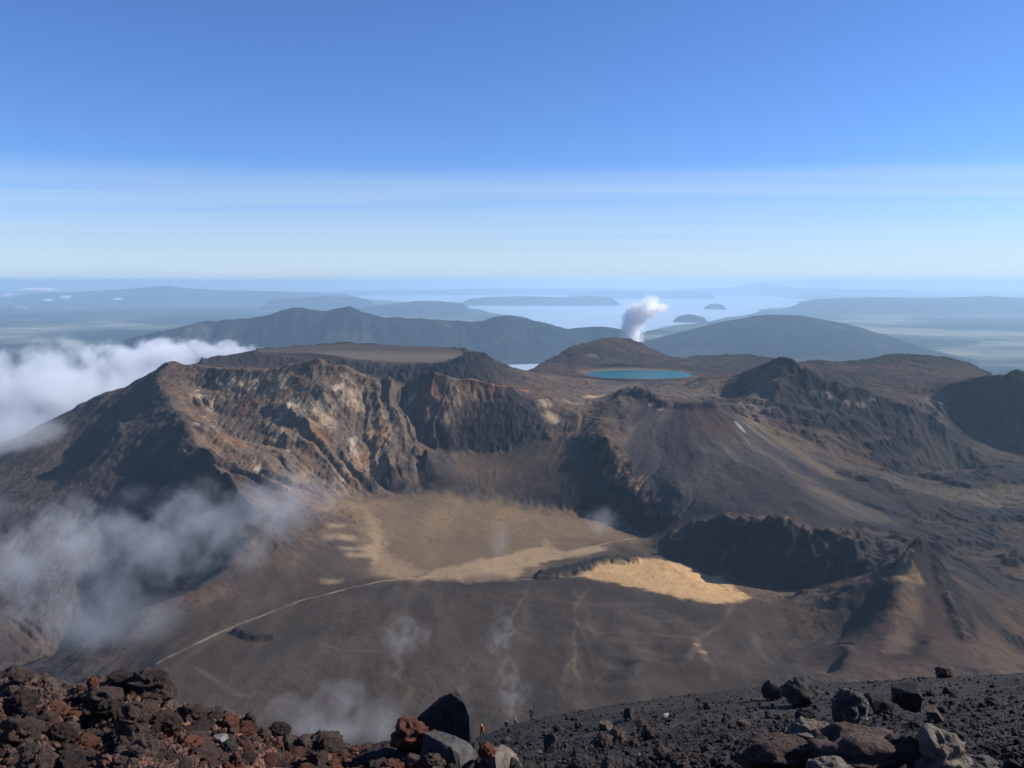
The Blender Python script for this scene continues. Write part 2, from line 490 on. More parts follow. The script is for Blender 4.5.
def mat_water(name, deep, rough=.12, scale=1 / 40, spec=.5):
    m, nt, out = new_mat(name)
    v = coords(nt)
    n = noise(nt, v, scale, 4, .6); n2 = noise(nt, v, scale * .11, 3, .5)
    c = mixc(nt, 'MIX', n2, deep, tuple(x * 1.7 for x in deep))
    b = rough_bsdf(nt, out, c, rough, n, .12, .4, spec)
    b.inputs['IOR'].default_value = 1.33
    return m

# ------------------------------------------------------------------ ground sheet, from the summit cone to the horizon
az = np.radians(np.concatenate([np.linspace(-52, -34, 60, endpoint=False), np.linspace(-34, 34, 1240, endpoint=False), np.linspace(34, 52, 61)]))
rr = np.concatenate([np.geomspace(190, 1080, 70, endpoint=False), np.geomspace(1080, 6200, 1330, endpoint=False), np.geomspace(6200, 172000, 330)])
A_, R_ = np.meshgrid(az, rr)
X, Y = R_ * np.sin(A_), R_ * np.cos(A_)
wx = fbm(X, Y, 60, 4, 61, .6) * 9; wy = fbm(X, Y, 60, 4, 71, .6) * 9
rg = gsample(rug, X, Y)
Xw, Yw = X + wx * rg, Y + wy * rg
Z = gsample(H, Xw, Yw)
SL = gsample(SLOPE, Xw, Yw); FL = gsample(FLOW, Xw, Yw); CV = gsample(CURV, Xw, Yw)
steep = sstep(.42, .85, SL)
crag = fbm(X, Y, 60, 5, 81, .55, ridged=True)
fine = fbm(X, Y, 22, 4, 91, .6)
bould = np.maximum(fbm(X, Y, 16, 2, 95, .6) - .22, 0)
Z = Z + rg * (steep * (crag * 11 + fine * 5) + (1 - steep) * (crag * 1.6 + fine * 1.0 + bould * 4 * sstep(1500, 2300, Y))) + (1 - rg) * (fine * .35 + bould * 1.3 + 1.1 * fbm(X + 30 * fbm(X, Y, 300, 2, 98), Y * .5, 70, 4, 97, .55, ridged=True) * sstep(2000, 1850, Y))
ROCKY = np.clip(rg * (.25 + .75 * steep + 1.2 * bould) + .5 * (1 - rg) * (Y < 1950) * sstep(-.3, .3, fbm(X, Y, 200, 3, 96)), 0, 1)
Z = np.where(R_ < 1090, np.where(R_ < 1060, -.585 * R_, Z + ((-.585 * R_) - Z) * (1090 - R_) / 30), Z)
lq = lake_dist(X, Y)
Z = np.where(lq < 1, np.minimum(Z, LAKE_Z - 3 * np.minimum(1 - lq, .3)), Z)
# lava ridge beside the pan, a small flow on the floor
def ground_line(pts, z=FLOOR_Z):
    return np.array([plane_hit(px, py, z) for px, py in pts])
near_ = (R_ > 1050) & (R_ < 3200)
def ldist(line, closed=False):
    d = np.full(X.shape, 1e6)
    d[near_] = poly_dist(X[near_], Y[near_], line, closed)
    return d
lav = ldist(ground_line([(545,576),(562,573),(585,567),(605,562),(632,561)]))
lav_w = sstep(30, 8, lav + 16 * fine)
lav2 = ldist(ground_line([(238,634),(255,639),(272,640)])); lav2_w = sstep(16, 3, lav2 + 8 * fine)
Z += lav_w * (8 + 6 * crag) + lav2_w * (6 + 4 * crag)
hum = ldist(ground_line([(570,628),(620,642),(690,650)]));
Z += sstep(60, 0, hum) * 7
out_d = np.maximum.reduce([GX0 - X, X - GX1, Y - GY1, np.zeros_like(X)])
farw = sstep(0, 4500, out_d)
ZF = PLAIN_Z + fbm(X, Y, 6000, 4, 7) * 18
Z = Z * (1 - farw) + ZF * farw

# ---- ground colours (rock, ash, sand, with some light and shade painted in)
big = fbm(X, Y, 420, 4, 31); med = fbm(X, Y, 110, 5, 33, .6); sml = fbm(X, Y, 35, 4, 35, .6)
BR = np.array([.104, .067, .044]); GR = np.array([.052, .043, .039]); DK = np.array([.018, .0165, .018])
C = mix(np.broadcast_to(GR, X.shape + (3,)).copy(), BR, sstep(-.3, .35, big + .5 * med))
# streaks down the fall line, from the water flow
C = mix(C, (.155, .112, .078), .5 * sstep(.35, .75, FL) * rg)
C = mix(C, (.16, .105, .065), .45 * sstep(.1, .5, med) * rg)
def region(pts, soft, d0=1150.0):
    poly = gpoly(pts, d0=d0)
    m = np.zeros(X.shape); sel = (R_ > 1000) & (R_ < 6500)
    ins = in_poly(X[sel], Y[sel], poly); d = poly_dist(X[sel], Y[sel], poly)
    m[sel] = sstep(-soft, soft, np.where(ins, d, -d) + soft * .9 * sml[sel] + soft * .6 * med[sel])
    return m
wall = region([(172,372),(215,371),(345,372),(410,388),(440,383),(500,388),(470,410),(430,440),(400,470),(340,500),(300,500),(235,470),(205,440)], 70)
och = fbm(X * 1.0, Y * .45, 120, 5, 201, .6)
C = mix(C, (.135, .098, .070), .8 * wall)
C = mix(C, (.23, .155, .09), .8 * wall * sstep(-.1, .3, och))
C = mix(C, (.17, .082, .045), .8 * wall * sstep(.12, .42, fbm(X, Y * .6, 150, 5, 211, .6)))
C = mix(C, (.40, .33, .24), .85 * wall * sstep(.22, .45, fbm(X, Y * .5, 75, 5, 221, .6)))
for px, py, r in ((232,385,28),(242,388,22),(255,383,30),(277,378,26),(284,386,34),(318,408,34),(325,420,34),(332,428,24),(345,402,28),(352,392,24),(358,405,26),(374,466,30),(381,472,24),(545,405,26),(552,418,26),(198,398,26),(212,408,20)):
    hx, hy = ground_hit(px, py)
    C = mix(C, (.36, .27, .17), .8 * sstep(r * 1.2, r * .2, np.hypot(X - hx, (Y - hy) * .7) + 22 * sml + 14 * med))
crest = region([(450,376),(500,374),(535,392),(505,396),(465,390)], 26)
C = mix(C, (.24, .125, .07), .7 * crest)
# steep rock is bare and dark
C = mix(C, DK, steep * (.55 + .45 * sstep(-.2, .3, crag)) * (1 - .85 * wall))
C = mix(C, DK * 1.2, .5 * sstep(.15, .5, bould * 3) * rg)
# scoria slope of the red crater
sc = gsample(scoria_m, X, Y)
ux, uy = .86, -.51                                                # its fall line on the map
across = np.arctan2(X - 560, 3000 - Y) * 640; along = np.hypot(X - 560, Y - 3000)
stre = fbm(across + 45 * med + 30 * big, along * .16, 95, 5, 301, .62)
C = mix(C, (.046, .041, .041), .9 * sc)
C = mix(C, (.125, .095, .070), .9 * sc * sstep(.0, .4, stre))
C = mix(C, (.022, .021, .023), .8 * sc * sstep(.05, .32, -stre))
rim = region([(690,408),(714,404),(740,425),(730,445),(690,430)], 40)
C = mix(C, (.075, .04, .032), .6 * rim)
spur = region([(612,448),(618,452),(640,482),(662,505),(655,513),(634,495),(614,466)], 22)
C = mix(C, (.30, .18, .10), .75 * spur * sstep(-.25, .3, sml))
band = ldist(gpoly([(760,428),(810,460),(860,490),(905,495),(960,492),(1020,485)]))
C = mix(C, (.17, .125, .07), .6 * sstep(70, 10, band + 45 * med))
# plateau, central crater, lake hill
C = mix(C, (.125, .098, .078), .85 * gsample(plat_m, X, Y))
cc = region([(545,391),(620,385),(715,385),(720,398),(640,398),(560,400)], 90)
C = mix(C, (.13, .10, .076), .7 * cc)
for px, py, rx, ry, cl in ((595,397,52,22,(.42,.29,.17)),(592,356,38,60,(.22,.15,.105)),(576,404,60,14,(.20,.15,.11))):
    hx, hy = ground_hit(px, py)
    C = mix(C, cl, .9 * sstep(1.25, .5, np.hypot((X - hx) / rx, (Y - hy) / ry) + .35 * sml))
beach = sstep(1.16, 1.03, lq + .04 * med) * sstep(.9, 1.0, lq)
C = mix(C, (.22, .17, .13), .6 * beach * sstep(LAKE_C[0] - 340, LAKE_C[0] - 120, X) * sstep(LAKE_C[1] - 60, LAKE_C[1] + 120, Y))
sx, sy = ground_hit(740, 427)
snow = sstep(1.1, .8, np.hypot((X - sx - .35 * (sy - Y)) / 6, (Y - sy) / 26) + .5 * sml)
C = mix(C, (.50, .49, .48), .6 * snow)
# crater floor
fl = sstep(90, 10, gsample(floor_d, X, Y) + 30 * med) * (R_ < 3000)
C = mix(C, (.051, .038, .029), .9 * fl)
C = mix(C, (.036, .030, .027), .7 * fl * sstep(-.1, .3, fbm(X + 40 * med, Y * .7, 190, 5, 411, .6)))
rill = fbm(X + 60 * big, Y * .22, 110, 3, 421, .5, ridged=True)
C = mix(C, (.080, .064, .050), .5 * fl * sstep(.35, .8, rill))
C = mix(C, (.072, .058, .047), .6 * fl * sstep(.0, .4, fbm(X * 1.6, Y * .6, 260, 4, 425)))
fan = region([(335,500),(440,492),(500,503),(600,520),(640,540),(545,556),(540,572),(470,575),(385,583),(370,560),(352,530)], 60)
fstre = fbm(X + 50 * big, Y * .3, 130, 4, 431, .5)
C = mix(C, (.165, .115, .068), .9 * fan)
C = mix(C, (.21, .145, .082), .6 * fan * sstep(.0, .4, fstre))
C = mix(C, (.105, .076, .052), .6 * fan * sstep(.05, .4, -fstre))
def zone(pts, soft, col, amt, z=FLOOR_Z, nz=sml):
    global C
    poly = ground_line(pts, z)
    sel = near_
    ins = in_poly(X[sel], Y[sel], poly); d = poly_dist(X[sel], Y[sel], poly)
    m = np.zeros(X.shape); m[sel] = sstep(-soft, soft, np.where(ins, d, -d) + soft * 1.3 * nz[sel] + soft * 1.2 * fine[sel] + soft * .8 * med[sel])
    C = mix(C, col, amt * m); return m
zone([(415,579),(440,570),(470,563),(505,556),(530,549),(552,546),(560,552),(600,546),(604,550),(552,561),(522,569),(514,580),(470,583)], 11, (.34,.24,.14), .75)
zone([(368,528),(380,535),(388,556),(425,573),(420,581),(390,580),(372,574)], 16, (.27,.19,.112), .7)
zone([(545,540),(552,545),(545,560),(535,560)], 10, (.30,.21,.12), .6)
for p_ in ([(322,536),(356,536),(354,541),(325,542)], [(338,547),(368,548),(366,551),(340,551)], [(345,553),(374,555),(372,559),(348,558)], [(320,580),(342,580),(340,584),(322,584)], [(327,524),(347,525),(345,528),(329,528)]):
    C = mix(C, (.27,.205,.13), .6 * region(p_, 11))
braid = fbm(X * .5 + 40 * big, Y, 45, 4, 451, .6, ridged=True)
C = mix(C, (.15, .108, .070), .55 * fl * sstep(.35, .8, braid) * sstep(1950, 2080, Y) * (Y < 2400) * sstep(-420, -250, X) * (X < 150))
pan = zone([(574,577),(603,564),(640,559),(690,563),(725,573),(750,591),(744,600),(715,603),(680,599),(648,591),(608,582)], 10, (.44,.285,.135), .97)
dk = ground_line([(690,612),(560,583),(420,582),(350,590)])
C = mix(C, (.030, .026, .025), .55 * sstep(60, 10, ldist(dk) + 30 * med) * (1 - pan) * (1 - fan))
cone_m = region([(922,548),(895,583),(850,598),(800,650),(800,672),(990,672),(965,640),(940,575)], 40)
C = mix(C, (.050, .034, .028), .9 * cone_m * (1 - .6 * steep))
lit = gpoly([(905,575),(912,600),(905,625),(895,650)])
C = mix(C, (.20, .14, .092), .5 * sstep(34, 6, ldist(lit) + 22 * sml))  # lit hollow of the cone, painted in as a paler tan
for px, py, r in ((908,572,20),(915,580,16),(899,579,14),(697,648,9),(703,655,8)):
    hx, hy = ground_hit(px, py)
    C = mix(C, (.36, .24, .13), .75 * sstep(r * 1.2, r * .3, np.hypot(X - hx, Y - hy) + 7 * sml))
# foot tracks and dry washes across the floor
tr_n = (.35 + .65 * sstep(-.35, .3, fbm(X, Y, 60, 4, 441))) * (.3 + .7 * sstep(-900, -650, X))
for line, w, a in (([(158,663),(180,653),(205,641),(240,625),(300,601),(345,590),(385,581),(432,577)], 3.2, .65), ([(432,577),(490,571),(548,560),(600,545),(634,537)], 3.4, .85), ([(510,580),(545,578),(585,577)], 3.4, .45)):
    C = mix(C, (.30, .235, .155), a * tr_n * sstep(w * 1.3, w * .3, ldist(ground_line(line)) + 3 * fine + 2 * sml))
for line, w, a in (([(196,668),(205,673),(222,684),(230,691),(247,697)], 6, .30), ([(590,588),(578,602),(574,612),(577,628),(573,640),(576,655),(574,668),(580,680),(582,698)], 4.5, .3), ([(577,628),(585,640),(590,655)], 4, .3), ([(576,655),(567,668),(563,684)], 4, .25), ([(521,600),(516,612),(509,620),(513,632),(505,643),(508,656),(501,668),(505,684)], 4.5, .35), ([(508,656),(516,668),(518,682)], 4, .25), ([(470,660),(462,672),(466,684),(455,700)], 4, .3), ([(735,600),(722,625),(700,640),(690,660)], 7, .3), ([(695,640),(700,655),(712,668),(716,684)], 7, .4), ([(690,640),(640,634),(600,636),(578,630)], 4, .3), ([(300,640),(340,650),(390,652)], 5, .2), ([(393,652),(402,668),(396,676),(412,690),(405,705)], 6, .30), ([(640,530),(634,540),(628,548)], 3, .4), ([(610,640),(640,652),(690,660)], 7, .25), ([(545,600),(600,606),(650,604)], 9, .18)):
    C = mix(C, (.19, .145, .10), a * tr_n * sstep(w * 1.6, 0, ldist(ground_line(line)) + 4 * sml + 3 * med))
C = mix(C, (.02, .019, .02), .9 * lav_w); C = mix(C, (.02, .019, .02), .8 * lav2_w)
# the west flank: dark stony heath
west = region([(165,372),(155,388),(185,428),(205,470),(250,520),(220,572),(150,612),(120,660),(0,690),(-60,690),(-60,480),(0,447),(100,400)], 40)
C = mix(C, (.052, .043, .040), .7 * west); C = mix(C, (.10, .072, .055), .5 * west * sstep(.1, .45, med))
# the dark lava country in the east, and the black face under the plateau
east = sstep(500, 1150, X - .18 * (Y - 2200)) * sstep(1150, 1700, Y)
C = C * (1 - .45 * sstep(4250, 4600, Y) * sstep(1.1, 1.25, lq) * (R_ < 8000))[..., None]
C = C * (1 - .5 * east * (1 - snow))[..., None]
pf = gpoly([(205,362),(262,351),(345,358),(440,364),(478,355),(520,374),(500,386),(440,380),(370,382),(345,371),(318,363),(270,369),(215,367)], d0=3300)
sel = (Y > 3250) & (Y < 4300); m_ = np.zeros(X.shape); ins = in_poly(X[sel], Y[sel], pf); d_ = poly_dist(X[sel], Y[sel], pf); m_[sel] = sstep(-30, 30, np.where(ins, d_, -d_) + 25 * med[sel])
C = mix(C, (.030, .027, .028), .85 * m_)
for pts, a in (([(853,588),(880,581),(877,605),(862,628),(838,640),(802,651),(830,617)], .85), ([(900,570),(910,555),(922,541),(934,556),(948,590),(970,640),(958,632),(938,592),(918,568)], .65), ([(940,556),(975,566),(1024,580),(1024,598),(985,588),(955,574)], .8), ([(655,425),(672,420),(690,440),(692,478),(680,482),(660,455)], .75), ([(795,378),(850,394),(925,416),(928,432),(860,426),(800,402)], .7), ([(660,400),(626,392),(632,402),(664,414)], .7), ([(530,494),(550,492),(560,500),(540,503)], .7)):  # first patch paints in the shade on the cone's left face
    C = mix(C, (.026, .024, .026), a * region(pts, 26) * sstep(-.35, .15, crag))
lob = fbm(X * .55, Y, 230, 5, 55, .6); fe = sstep(650, 1000, X - .1 * (Y - 2200)) * (1 - sstep(2950, 3150, Y)) * sstep(1700, 1950, Y)
C = mix(C, (.021, .020, .022), .8 * fe * sstep(.03, .16, lob + .08 * sml))
C = mix(C, (.085, .066, .052), .5 * fe * sstep(-.05, -.25, lob))
for pts, col, a in (([(752,375),(775,366),(782,385),(770,410),(748,425),(742,410)], (.15, .11, .085), .55), ([(905,396),(940,392),(945,425),(925,410)], (.13, .10, .075), .5), ([(960,496),(1024,488),(1024,505),(965,506)], (.13, .10, .065), .5)):
    C = mix(C, col, a * region(pts, 40))
for px, py, r in ((812,398,10),(828,397,14),(846,403,10),(862,407,12),(871,402,9),(652,406,10),(660,410,8),(925,400,12)):
    hx, hy = ground_hit(px, py, d0=2500)
    C = mix(C, (.27, .20, .15), .75 * sstep(r * 1.3, r * .3, np.hypot((X - hx) * .7, Y - hy) + 8 * sml))
C = C * np.array([.90, .865, .83])
C = np.clip(C, .008, .85)

Z = Z + sc * np.clip(stre, -.6, .6) * 6.0 * sstep(200, 500, along)
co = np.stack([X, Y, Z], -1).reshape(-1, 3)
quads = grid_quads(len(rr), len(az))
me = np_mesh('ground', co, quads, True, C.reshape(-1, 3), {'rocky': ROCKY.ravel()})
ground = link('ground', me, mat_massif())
me.materials.append(mat_plain())
row_far = (farw[:-1, :-1] > .12).ravel().astype(np.int32)
me.polygons.foreach_set('material_index', row_far)
tag(ground, 'volcanic massif of craters and ash running out to the far plain', kind='structure')
ZG = Z

# ------------------------------------------------------------------ far hills: each a closed ridge standing on the plain
M_FOREST = mat_forest()
def far_hill(name, sky, depth, back, seed, nx=260, ny=90, label=None, gully=1.0, base=PLAIN_Z - 30, power=1.25):
    """a hill whose crest runs through the given (px, py, distance) points; it falls away to front and back"""
    pts = np.array([at(*p) for p in sky])
    t = np.linspace(0, 1, nx)
    s = np.concatenate([[0], np.cumsum(np.linalg.norm(np.diff(pts[:, :2], axis=0), axis=1))]); s /= s[-1]
    cx, cy, cz = (np.interp(t, s, pts[:, i]) for i in range(3))
    cz = base + (cz - base) * sstep(0, .09, t) * sstep(0, .09, 1 - t)
    k = np.ones(5) / 5
    cz = np.convolve(np.pad(cz, 2, mode='edge'), k, 'valid')
    v = np.linspace(-1, 1, ny)
    T, V = np.meshgrid(t, v)
    hgt = (cz - base)[None, :]
    span = np.where(V < 0, depth, back)
    YY = cy[None, :] + V * span * (.55 + .45 * hgt / hgt.max())
    XX = np.broadcast_to(cx, T.shape).copy()
    q = 1 - np.abs(V) ** .95
    prof = q ** power
    n = fbm(XX, YY * .45, depth * .45, 5, seed, .55, ridged=True)
    ZZ = base + hgt * prof * (1 + gully * .42 * n * np.minimum(np.abs(V) * 4, 1) * (1 - np.abs(V))) + hgt * .035 * fbm(XX, YY, depth * .16, 5, seed + 5)
    me = np_mesh(name, np.stack([XX, YY, ZZ], -1).reshape(-1, 3), grid_quads(ny, nx))
    o = link(name, me, M_FOREST)
    tag(o, label, kind='structure')
    return o

far_hill('hill', [(60,362,16000),(130,338,16500),(165,330,16500),(200,322,16800),(240,318,17000),(262,316,17000),(282,310,17000),(296,306.5,17000),(308,309,17000),(322,311,17000),(338,308,17000),(350,306.5,17000),(362,311,17000),(385,317,17000),(420,318,17200),(450,320,17500),(480,321,17500),(497,316,17500),(510,315,17500),(530,319,17600),(552,324,17600),(566,329,17800),(585,327,18000),(600,326,18000),(622,329,18000),(650,338,18000),(680,352,18000)], 1500, 3000, 501, nx=420, label='long blue bush-clad range with twin humps beyond the plateau')
far_hill('hill', [(590,362,19500),(640,342,19000),(668,335,19000),(700,327,18800),(730,320,18800),(752,316,18800),(768,314,18800),(785,314,18800),(803,316,18800),(830,320,18800),(860,327,18800),(890,336,18800),(930,349,18800),(975,362,18800),(1040,374,18800)], 4200, 3800, 521, nx=420, label='broad blue bush-clad cone right of the steam plume', gully=.7)
far_hill('hill', [(-40,296,70000),(20,294,70000),(70,292,70000),(120,289.5,70000),(150,287,70000),(163,285.5,70000),(180,287.5,70000),(215,290,70000),(270,291,70000),(330,293,70000),(380,296,70000)], 9000, 8000, 541, label='pale far range on the left horizon')
far_hill('hill', [(640,291,105000),(680,289,105000),(715,288,105000),(738,287,105000),(752,283.5,105000),(765,282.6,105000),(776,284,105000),(790,287.5,105000),(850,289,105000),(930,289.5,105000)], 9000, 8000, 561, label='pale flat-topped far mountain across the big lake')
far_hill('hill', [(300,293,110000),(400,290,110000),(470,289,110000),(500,288,110000),(540,289,110000),(600,288,110000),(650,290,110000),(700,292,110000)], 9000, 8000, 571, label='low pale hills on the far lake shore')
far_hill('headland', [(340,312,43000),(372,306,43000),(400,303,43000),(415,301,43000),(430,300.5,43000),(450,302,43000),(466,303,43000),(474,308,43000)], 3500, 3000, 581, label='dark wooded headland jutting into the big lake')
far_hill('headland', [(455,300,60000),(490,297,60000),(520,296,60000),(560,297,60000),(590,296,60000),(625,299,60000)], 3500, 3000, 585, label='narrow pale headland far out in the big lake')
far_hill('headland', [(560,293.5,84000),(590,291.5,84000),(620,291,84000),(655,292.5,84000),(690,291.5,84000),(720,294,84000)], 4500, 4000, 587, label='faint low headland across the far part of the big lake')
far_hill('headland', [(262,300,52000),(300,297.5,52000),(325,296,52000),(350,297,52000),(378,300,52000)], 3500, 3000, 588, label='low pale headland left of the dark wooded one')
far_hill('headland', [(780,304,47000),(820,299,47000),(870,297,47000),(930,298,47000),(990,296,47000),(1060,300,47000)], 5000, 4000, 589, label='low blue rise on the plain right of the big lake')
far_hill('island', [(672,319.5,34000),(682,315,34000),(690,314,34000),(700,316,34000),(708,319,34000)], 900, 900, 591, nx=60, ny=40, label='small dark island in the big lake')
far_hill('island', [(704,306.5,50000),(712,303.5,50000),(718,303.5,50000),(726,306.5,50000)], 900, 900, 595, nx=60, ny=40, label='tiny far island in the big lake')

# ------------------------------------------------------------------ waters
def water_sheet(name, outline, z, mat, label, thick=.0):
    pts = np.array(outline)
    n = 260                                                        # smooth closed outline with an uneven shore
    s = np.concatenate([[0], np.cumsum(np.linalg.norm(np.diff(np.vstack([pts, pts[:1]]), axis=0), axis=1))])
    t = np.linspace(0, s[-1], n, endpoint=False); cl = np.vstack([pts, pts[:1]])
    x = np.interp(t, s, cl[:, 0]); y = np.interp(t, s, cl[:, 1])
    r = (pts.max(0) - pts.min(0)).max()
    x2 = x + fbm(x, y, r * .12, 4, 5) * r * .018; y2 = y + fbm(x, y, r * .12, 4, 8) * r * .018
    bm = bmesh.new()
    vs = [bm.verts.new((a, b, z)) for a, b in zip(x2, y2)]
    f = bm.faces.new(vs)
    if f.normal.z < 0: f.normal_flip()
    bmesh.ops.triangulate(bm, faces=[f])
    me = bpy.data.meshes.new(name); bm.to_mesh(me); bm.free()
    return tag(link(name, me, mat), label, kind='structure')

th = np.linspace(0, 2 * math.pi, 90, endpoint=False)
water_sheet('crater_lake', np.stack([LAKE_C[0] + LAKE_R[0] * 1.10 * np.cos(th), LAKE_C[1] + LAKE_R[1] * 1.10 * np.sin(th)], -1), LAKE_Z - .15,
            mat_water('turquoise_crater_water', (.004, .070, .078), .35, spec=.22), 'round turquoise crater lake below the steaming hill')
LZ = PLAIN_Z + 26
M_LAKE = mat_water('lake_water', (.32, .38, .42), .35, 1 / 900)  # silvery sky sheen painted into the pale base colour
water_sheet('lake', [plane_hit(px, py, LZ) for px, py in [(290,297),(360,298),(420,305),(474,306),(492,311),(515,322),(560,330),(615,334),(650,327),(690,321),(730,316),(765,311),(800,304),(806,300),(770,296),(740,294),(700,291.6),(600,291.4),(500,291.6),(400,292.2),(330,293.6)]], LZ, M_LAKE, 'broad pale lake spreading to the horizon')
water_sheet('lake', [plane_hit(px, py, LZ) for px, py in [(498,366),(515,361),(545,360.5),(560,364),(556,376),(530,380),(505,374)]], LZ + 1, M_LAKE, 'small pale lake in the gap left of the lake hill')
# ------------------------------------------------------------------ the summit slope in the foreground
def sky_tab(pts):
    a, b = ray([p[0] for p in pts], [p[1] for p in pts])
    return a, b
FAR_A, FAR_B = sky_tab([(-400,860),(200,830),(380,775),(440,752),(470,739),(482,734),(500,727),(520,720.5),(545,715),(580,709),(600,705),(620,702),(660,697),(700,692),(740,687),(770,686),(800,684),(840,681),(870,679),(900,677),(940,675),(980,674),(1024,672),(1150,668),(1500,664)])
NEAR_A, NEAR_B = sky_tab([(-500,700),(-120,690),(0,683),(20,680),(45,682),(62,692),(80,690),(100,684),(118,680),(135,678),(150,686),(164,696),(172,708),(200,713),(235,724),(260,732),(285,741),(320,746),(350,750),(395,749),(430,752),(470,757),(520,764),(560,795),(700,800),(735,785),(765,764),(800,752),(850,748),(900,746),(940,749),(975,766),(1000,790),(1100,810),(1500,820)])
D_FAR, D_NEAR = 112.0, 13.0

def front_z(x, y):
    a = x / y
    bf = np.interp(a, FAR_A, FAR_B); bn = np.interp(a, NEAR_A, NEAR_B)
    c = 3.2; s = (bf * D_FAR + c) / D_FAR
    over = np.maximum(y - D_FAR + 10, 0)
    zf = -c + s * np.minimum(y, D_FAR + 1e9) - over * over * .006 - np.maximum(y - D_FAR - 25, 0) * .4
    zf = zf + fbm(x, y, 9, 4, 601) * .55 * sstep(16, 34, y) + fbm(x, y, 2.2, 3, 611, .6) * .16
    c2 = 2.3; s2 = (bn * D_NEAR + c2) / D_NEAR
    drop = np.maximum(y - D_NEAR, 0)
    zn = -c2 + s2 * y - drop * 1.1 - np.minimum(drop, 1.0) ** 2 * .2
    zn = zn + fbm(x, y, 2.4, 3, 621) * .20 + fbm(x, y, .8, 5, 631, .68) * .27 + np.maximum(fbm(x, y, .55, 4, 641, .6, ridged=True), 0) * .10
    return np.maximum(zf, zn), zn > zf

ta = np.tan(np.radians(np.linspace(-44, 44, 760)))
yy = np.concatenate([np.linspace(3.2, 16, 330, endpoint=False), np.geomspace(16, 120, 420, endpoint=False), np.geomspace(120, 210, 60)])
TA, YF = np.meshgrid(ta, yy); XF = TA * YF
ZFm, is_near = front_z(XF, YF)
n1 = fbm(XF, YF, 1.8, 4, 651); n2 = fbm(XF, YF, .35, 4, 661, .65); n3 = fbm(XF, YF, 11, 4, 671)
Cf = mix(np.broadcast_to(np.array([.029, .0245, .0225]), XF.shape + (3,)).copy(), (.047, .039, .035), sstep(-.1, .5, n3 + .5 * n1))
Cf = mix(Cf, (.012, .011, .012), .6 * sstep(.1, .5, n2))
redz = is_near & (TA < ray(470, 760)[0])
Cf = np.where(redz[..., None], mix(mix(np.broadcast_to(np.array([.135, .050, .031]), Cf.shape).copy(), (.060, .045, .038), sstep(-.25, .15, n1 + .5 * sstep(9.5, 12, YF) - .15)), (.21, .09, .055), .5 * sstep(.2, .5, n2)), Cf)
brz = is_near & ~redz
Cf = np.where(brz[..., None], mix(np.broadcast_to(np.array([.075, .05, .04]), Cf.shape).copy(), (.05, .034, .028), sstep(-.1, .4, n1)), Cf)
redfoot = sstep(.0, .4, n1 + .2) * sstep(34, 27, YF) * (~is_near) * (TA < ray(760, 760)[0])
Cf = mix(Cf, (.085, .04, .032), .7 * redfoot)

def mat_scoria(name, attr=True, base=(.03, .028, .028), alt=(.06, .05, .045), scale=4.0, bump=.8, pale=None, dist=.06):
    m, nt, out = new_mat(name)
    v = coords(nt)
    if attr:
        c0 = N(nt, 'ShaderNodeAttribute', attribute_name='tint').outputs['Color']
    else:
        info = N(nt, 'ShaderNodeObjectInfo')
        k = noise(nt, v, scale * .6, 5, .6, .3)
        k = math_(nt, 'ADD', k, math_(nt, 'MULTIPLY', math_(nt, 'SUBTRACT', info.outputs['Random'], .5), .25))
        st = [(.38, base), (.66, alt)]
        if pale: st = [(.34, base), (.50, alt), (.60, pale)]
        c0 = ramp(nt, k, st)
    f = noise(nt, v, scale * 5, 6, .7)
    vo = N(nt, 'ShaderNodeTexVoronoi'); vo.inputs['Scale'].default_value = scale * 4; nt.links.new(v, vo.inputs['Vector'])
    c = mixc(nt, 'MULTIPLY', 1.0, c0, math_(nt, 'ADD', math_(nt, 'MULTIPLY', f, 1.6), .2))
    h = math_(nt, 'ADD', f, math_(nt, 'MULTIPLY', vo.outputs['Distance'], .6))
    rough_bsdf(nt, out, c, .93, h, bump, dist, .2)
    return m

co = np.stack([XF, YF, ZFm], -1).reshape(-1, 3)
front = link('summit_slope', np_mesh('summit_slope', co, grid_quads(len(yy), len(ta)), True, np.clip(Cf, .006, .8).reshape(-1, 3)), mat_scoria('scree', scale=2.2, bump=.7, dist=.12))
tag(front, 'near summit slope of black scree with a red scoria mound at the left', kind='structure')

def front_hit(px, py, d0=4.0):
    a, b = ray(px, py)
    d = np.geomspace(d0, 205, 2400)
    z, near = front_z(a * d, d)
    hit = np.nonzero(z >= b * d)[0]
    if not len(hit): return None
    i = hit[0]
    return float(a * d[i]), float(d[i]), float(z[i]), bool(near[i])

# ------------------------------------------------------------------ rocks
from mathutils import noise as mnoise
M_BLACK = mat_scoria('black_lava', False, (.016, .015, .017), (.045, .040, .038), 3.0, .7)
M_DARK = mat_scoria('grey_brown_lava', False, (.042, .028, .024), (.115, .076, .060), 5, 1.0)
M_RED = mat_scoria('red_scoria', False, (.070, .030, .022), (.19, .075, .046), 4.5, .9)
M_BROWN = mat_scoria('brown_lava', False, (.062, .041, .034), (.135, .098, .078), 3.2, .9)
M_GREY = mat_scoria('grey_lava', False, (.030, .028, .028), (.085, .078, .072), 2.2, .6)
M_PALE = mat_scoria('pale_lava', False, (.065, .051, .041), (.165, .135, .105), 3.0, .6)
M_OUT = mat_scoria('brown_outcrop', False, (.046, .030, .025), (.092, .062, .049), 2.6, 1.0)
M_WHITE = mat_scoria('whitish_stone', False, (.15, .14, .13), (.33, .31, .29), 3.0, .5)
M_MIX = mat_scoria('dark_lava_with_pale_patches', False, (.022, .020, .021), (.060, .053, .050), 1.6, .8, (.22, .19, .165))  # pale patches where the noise runs high

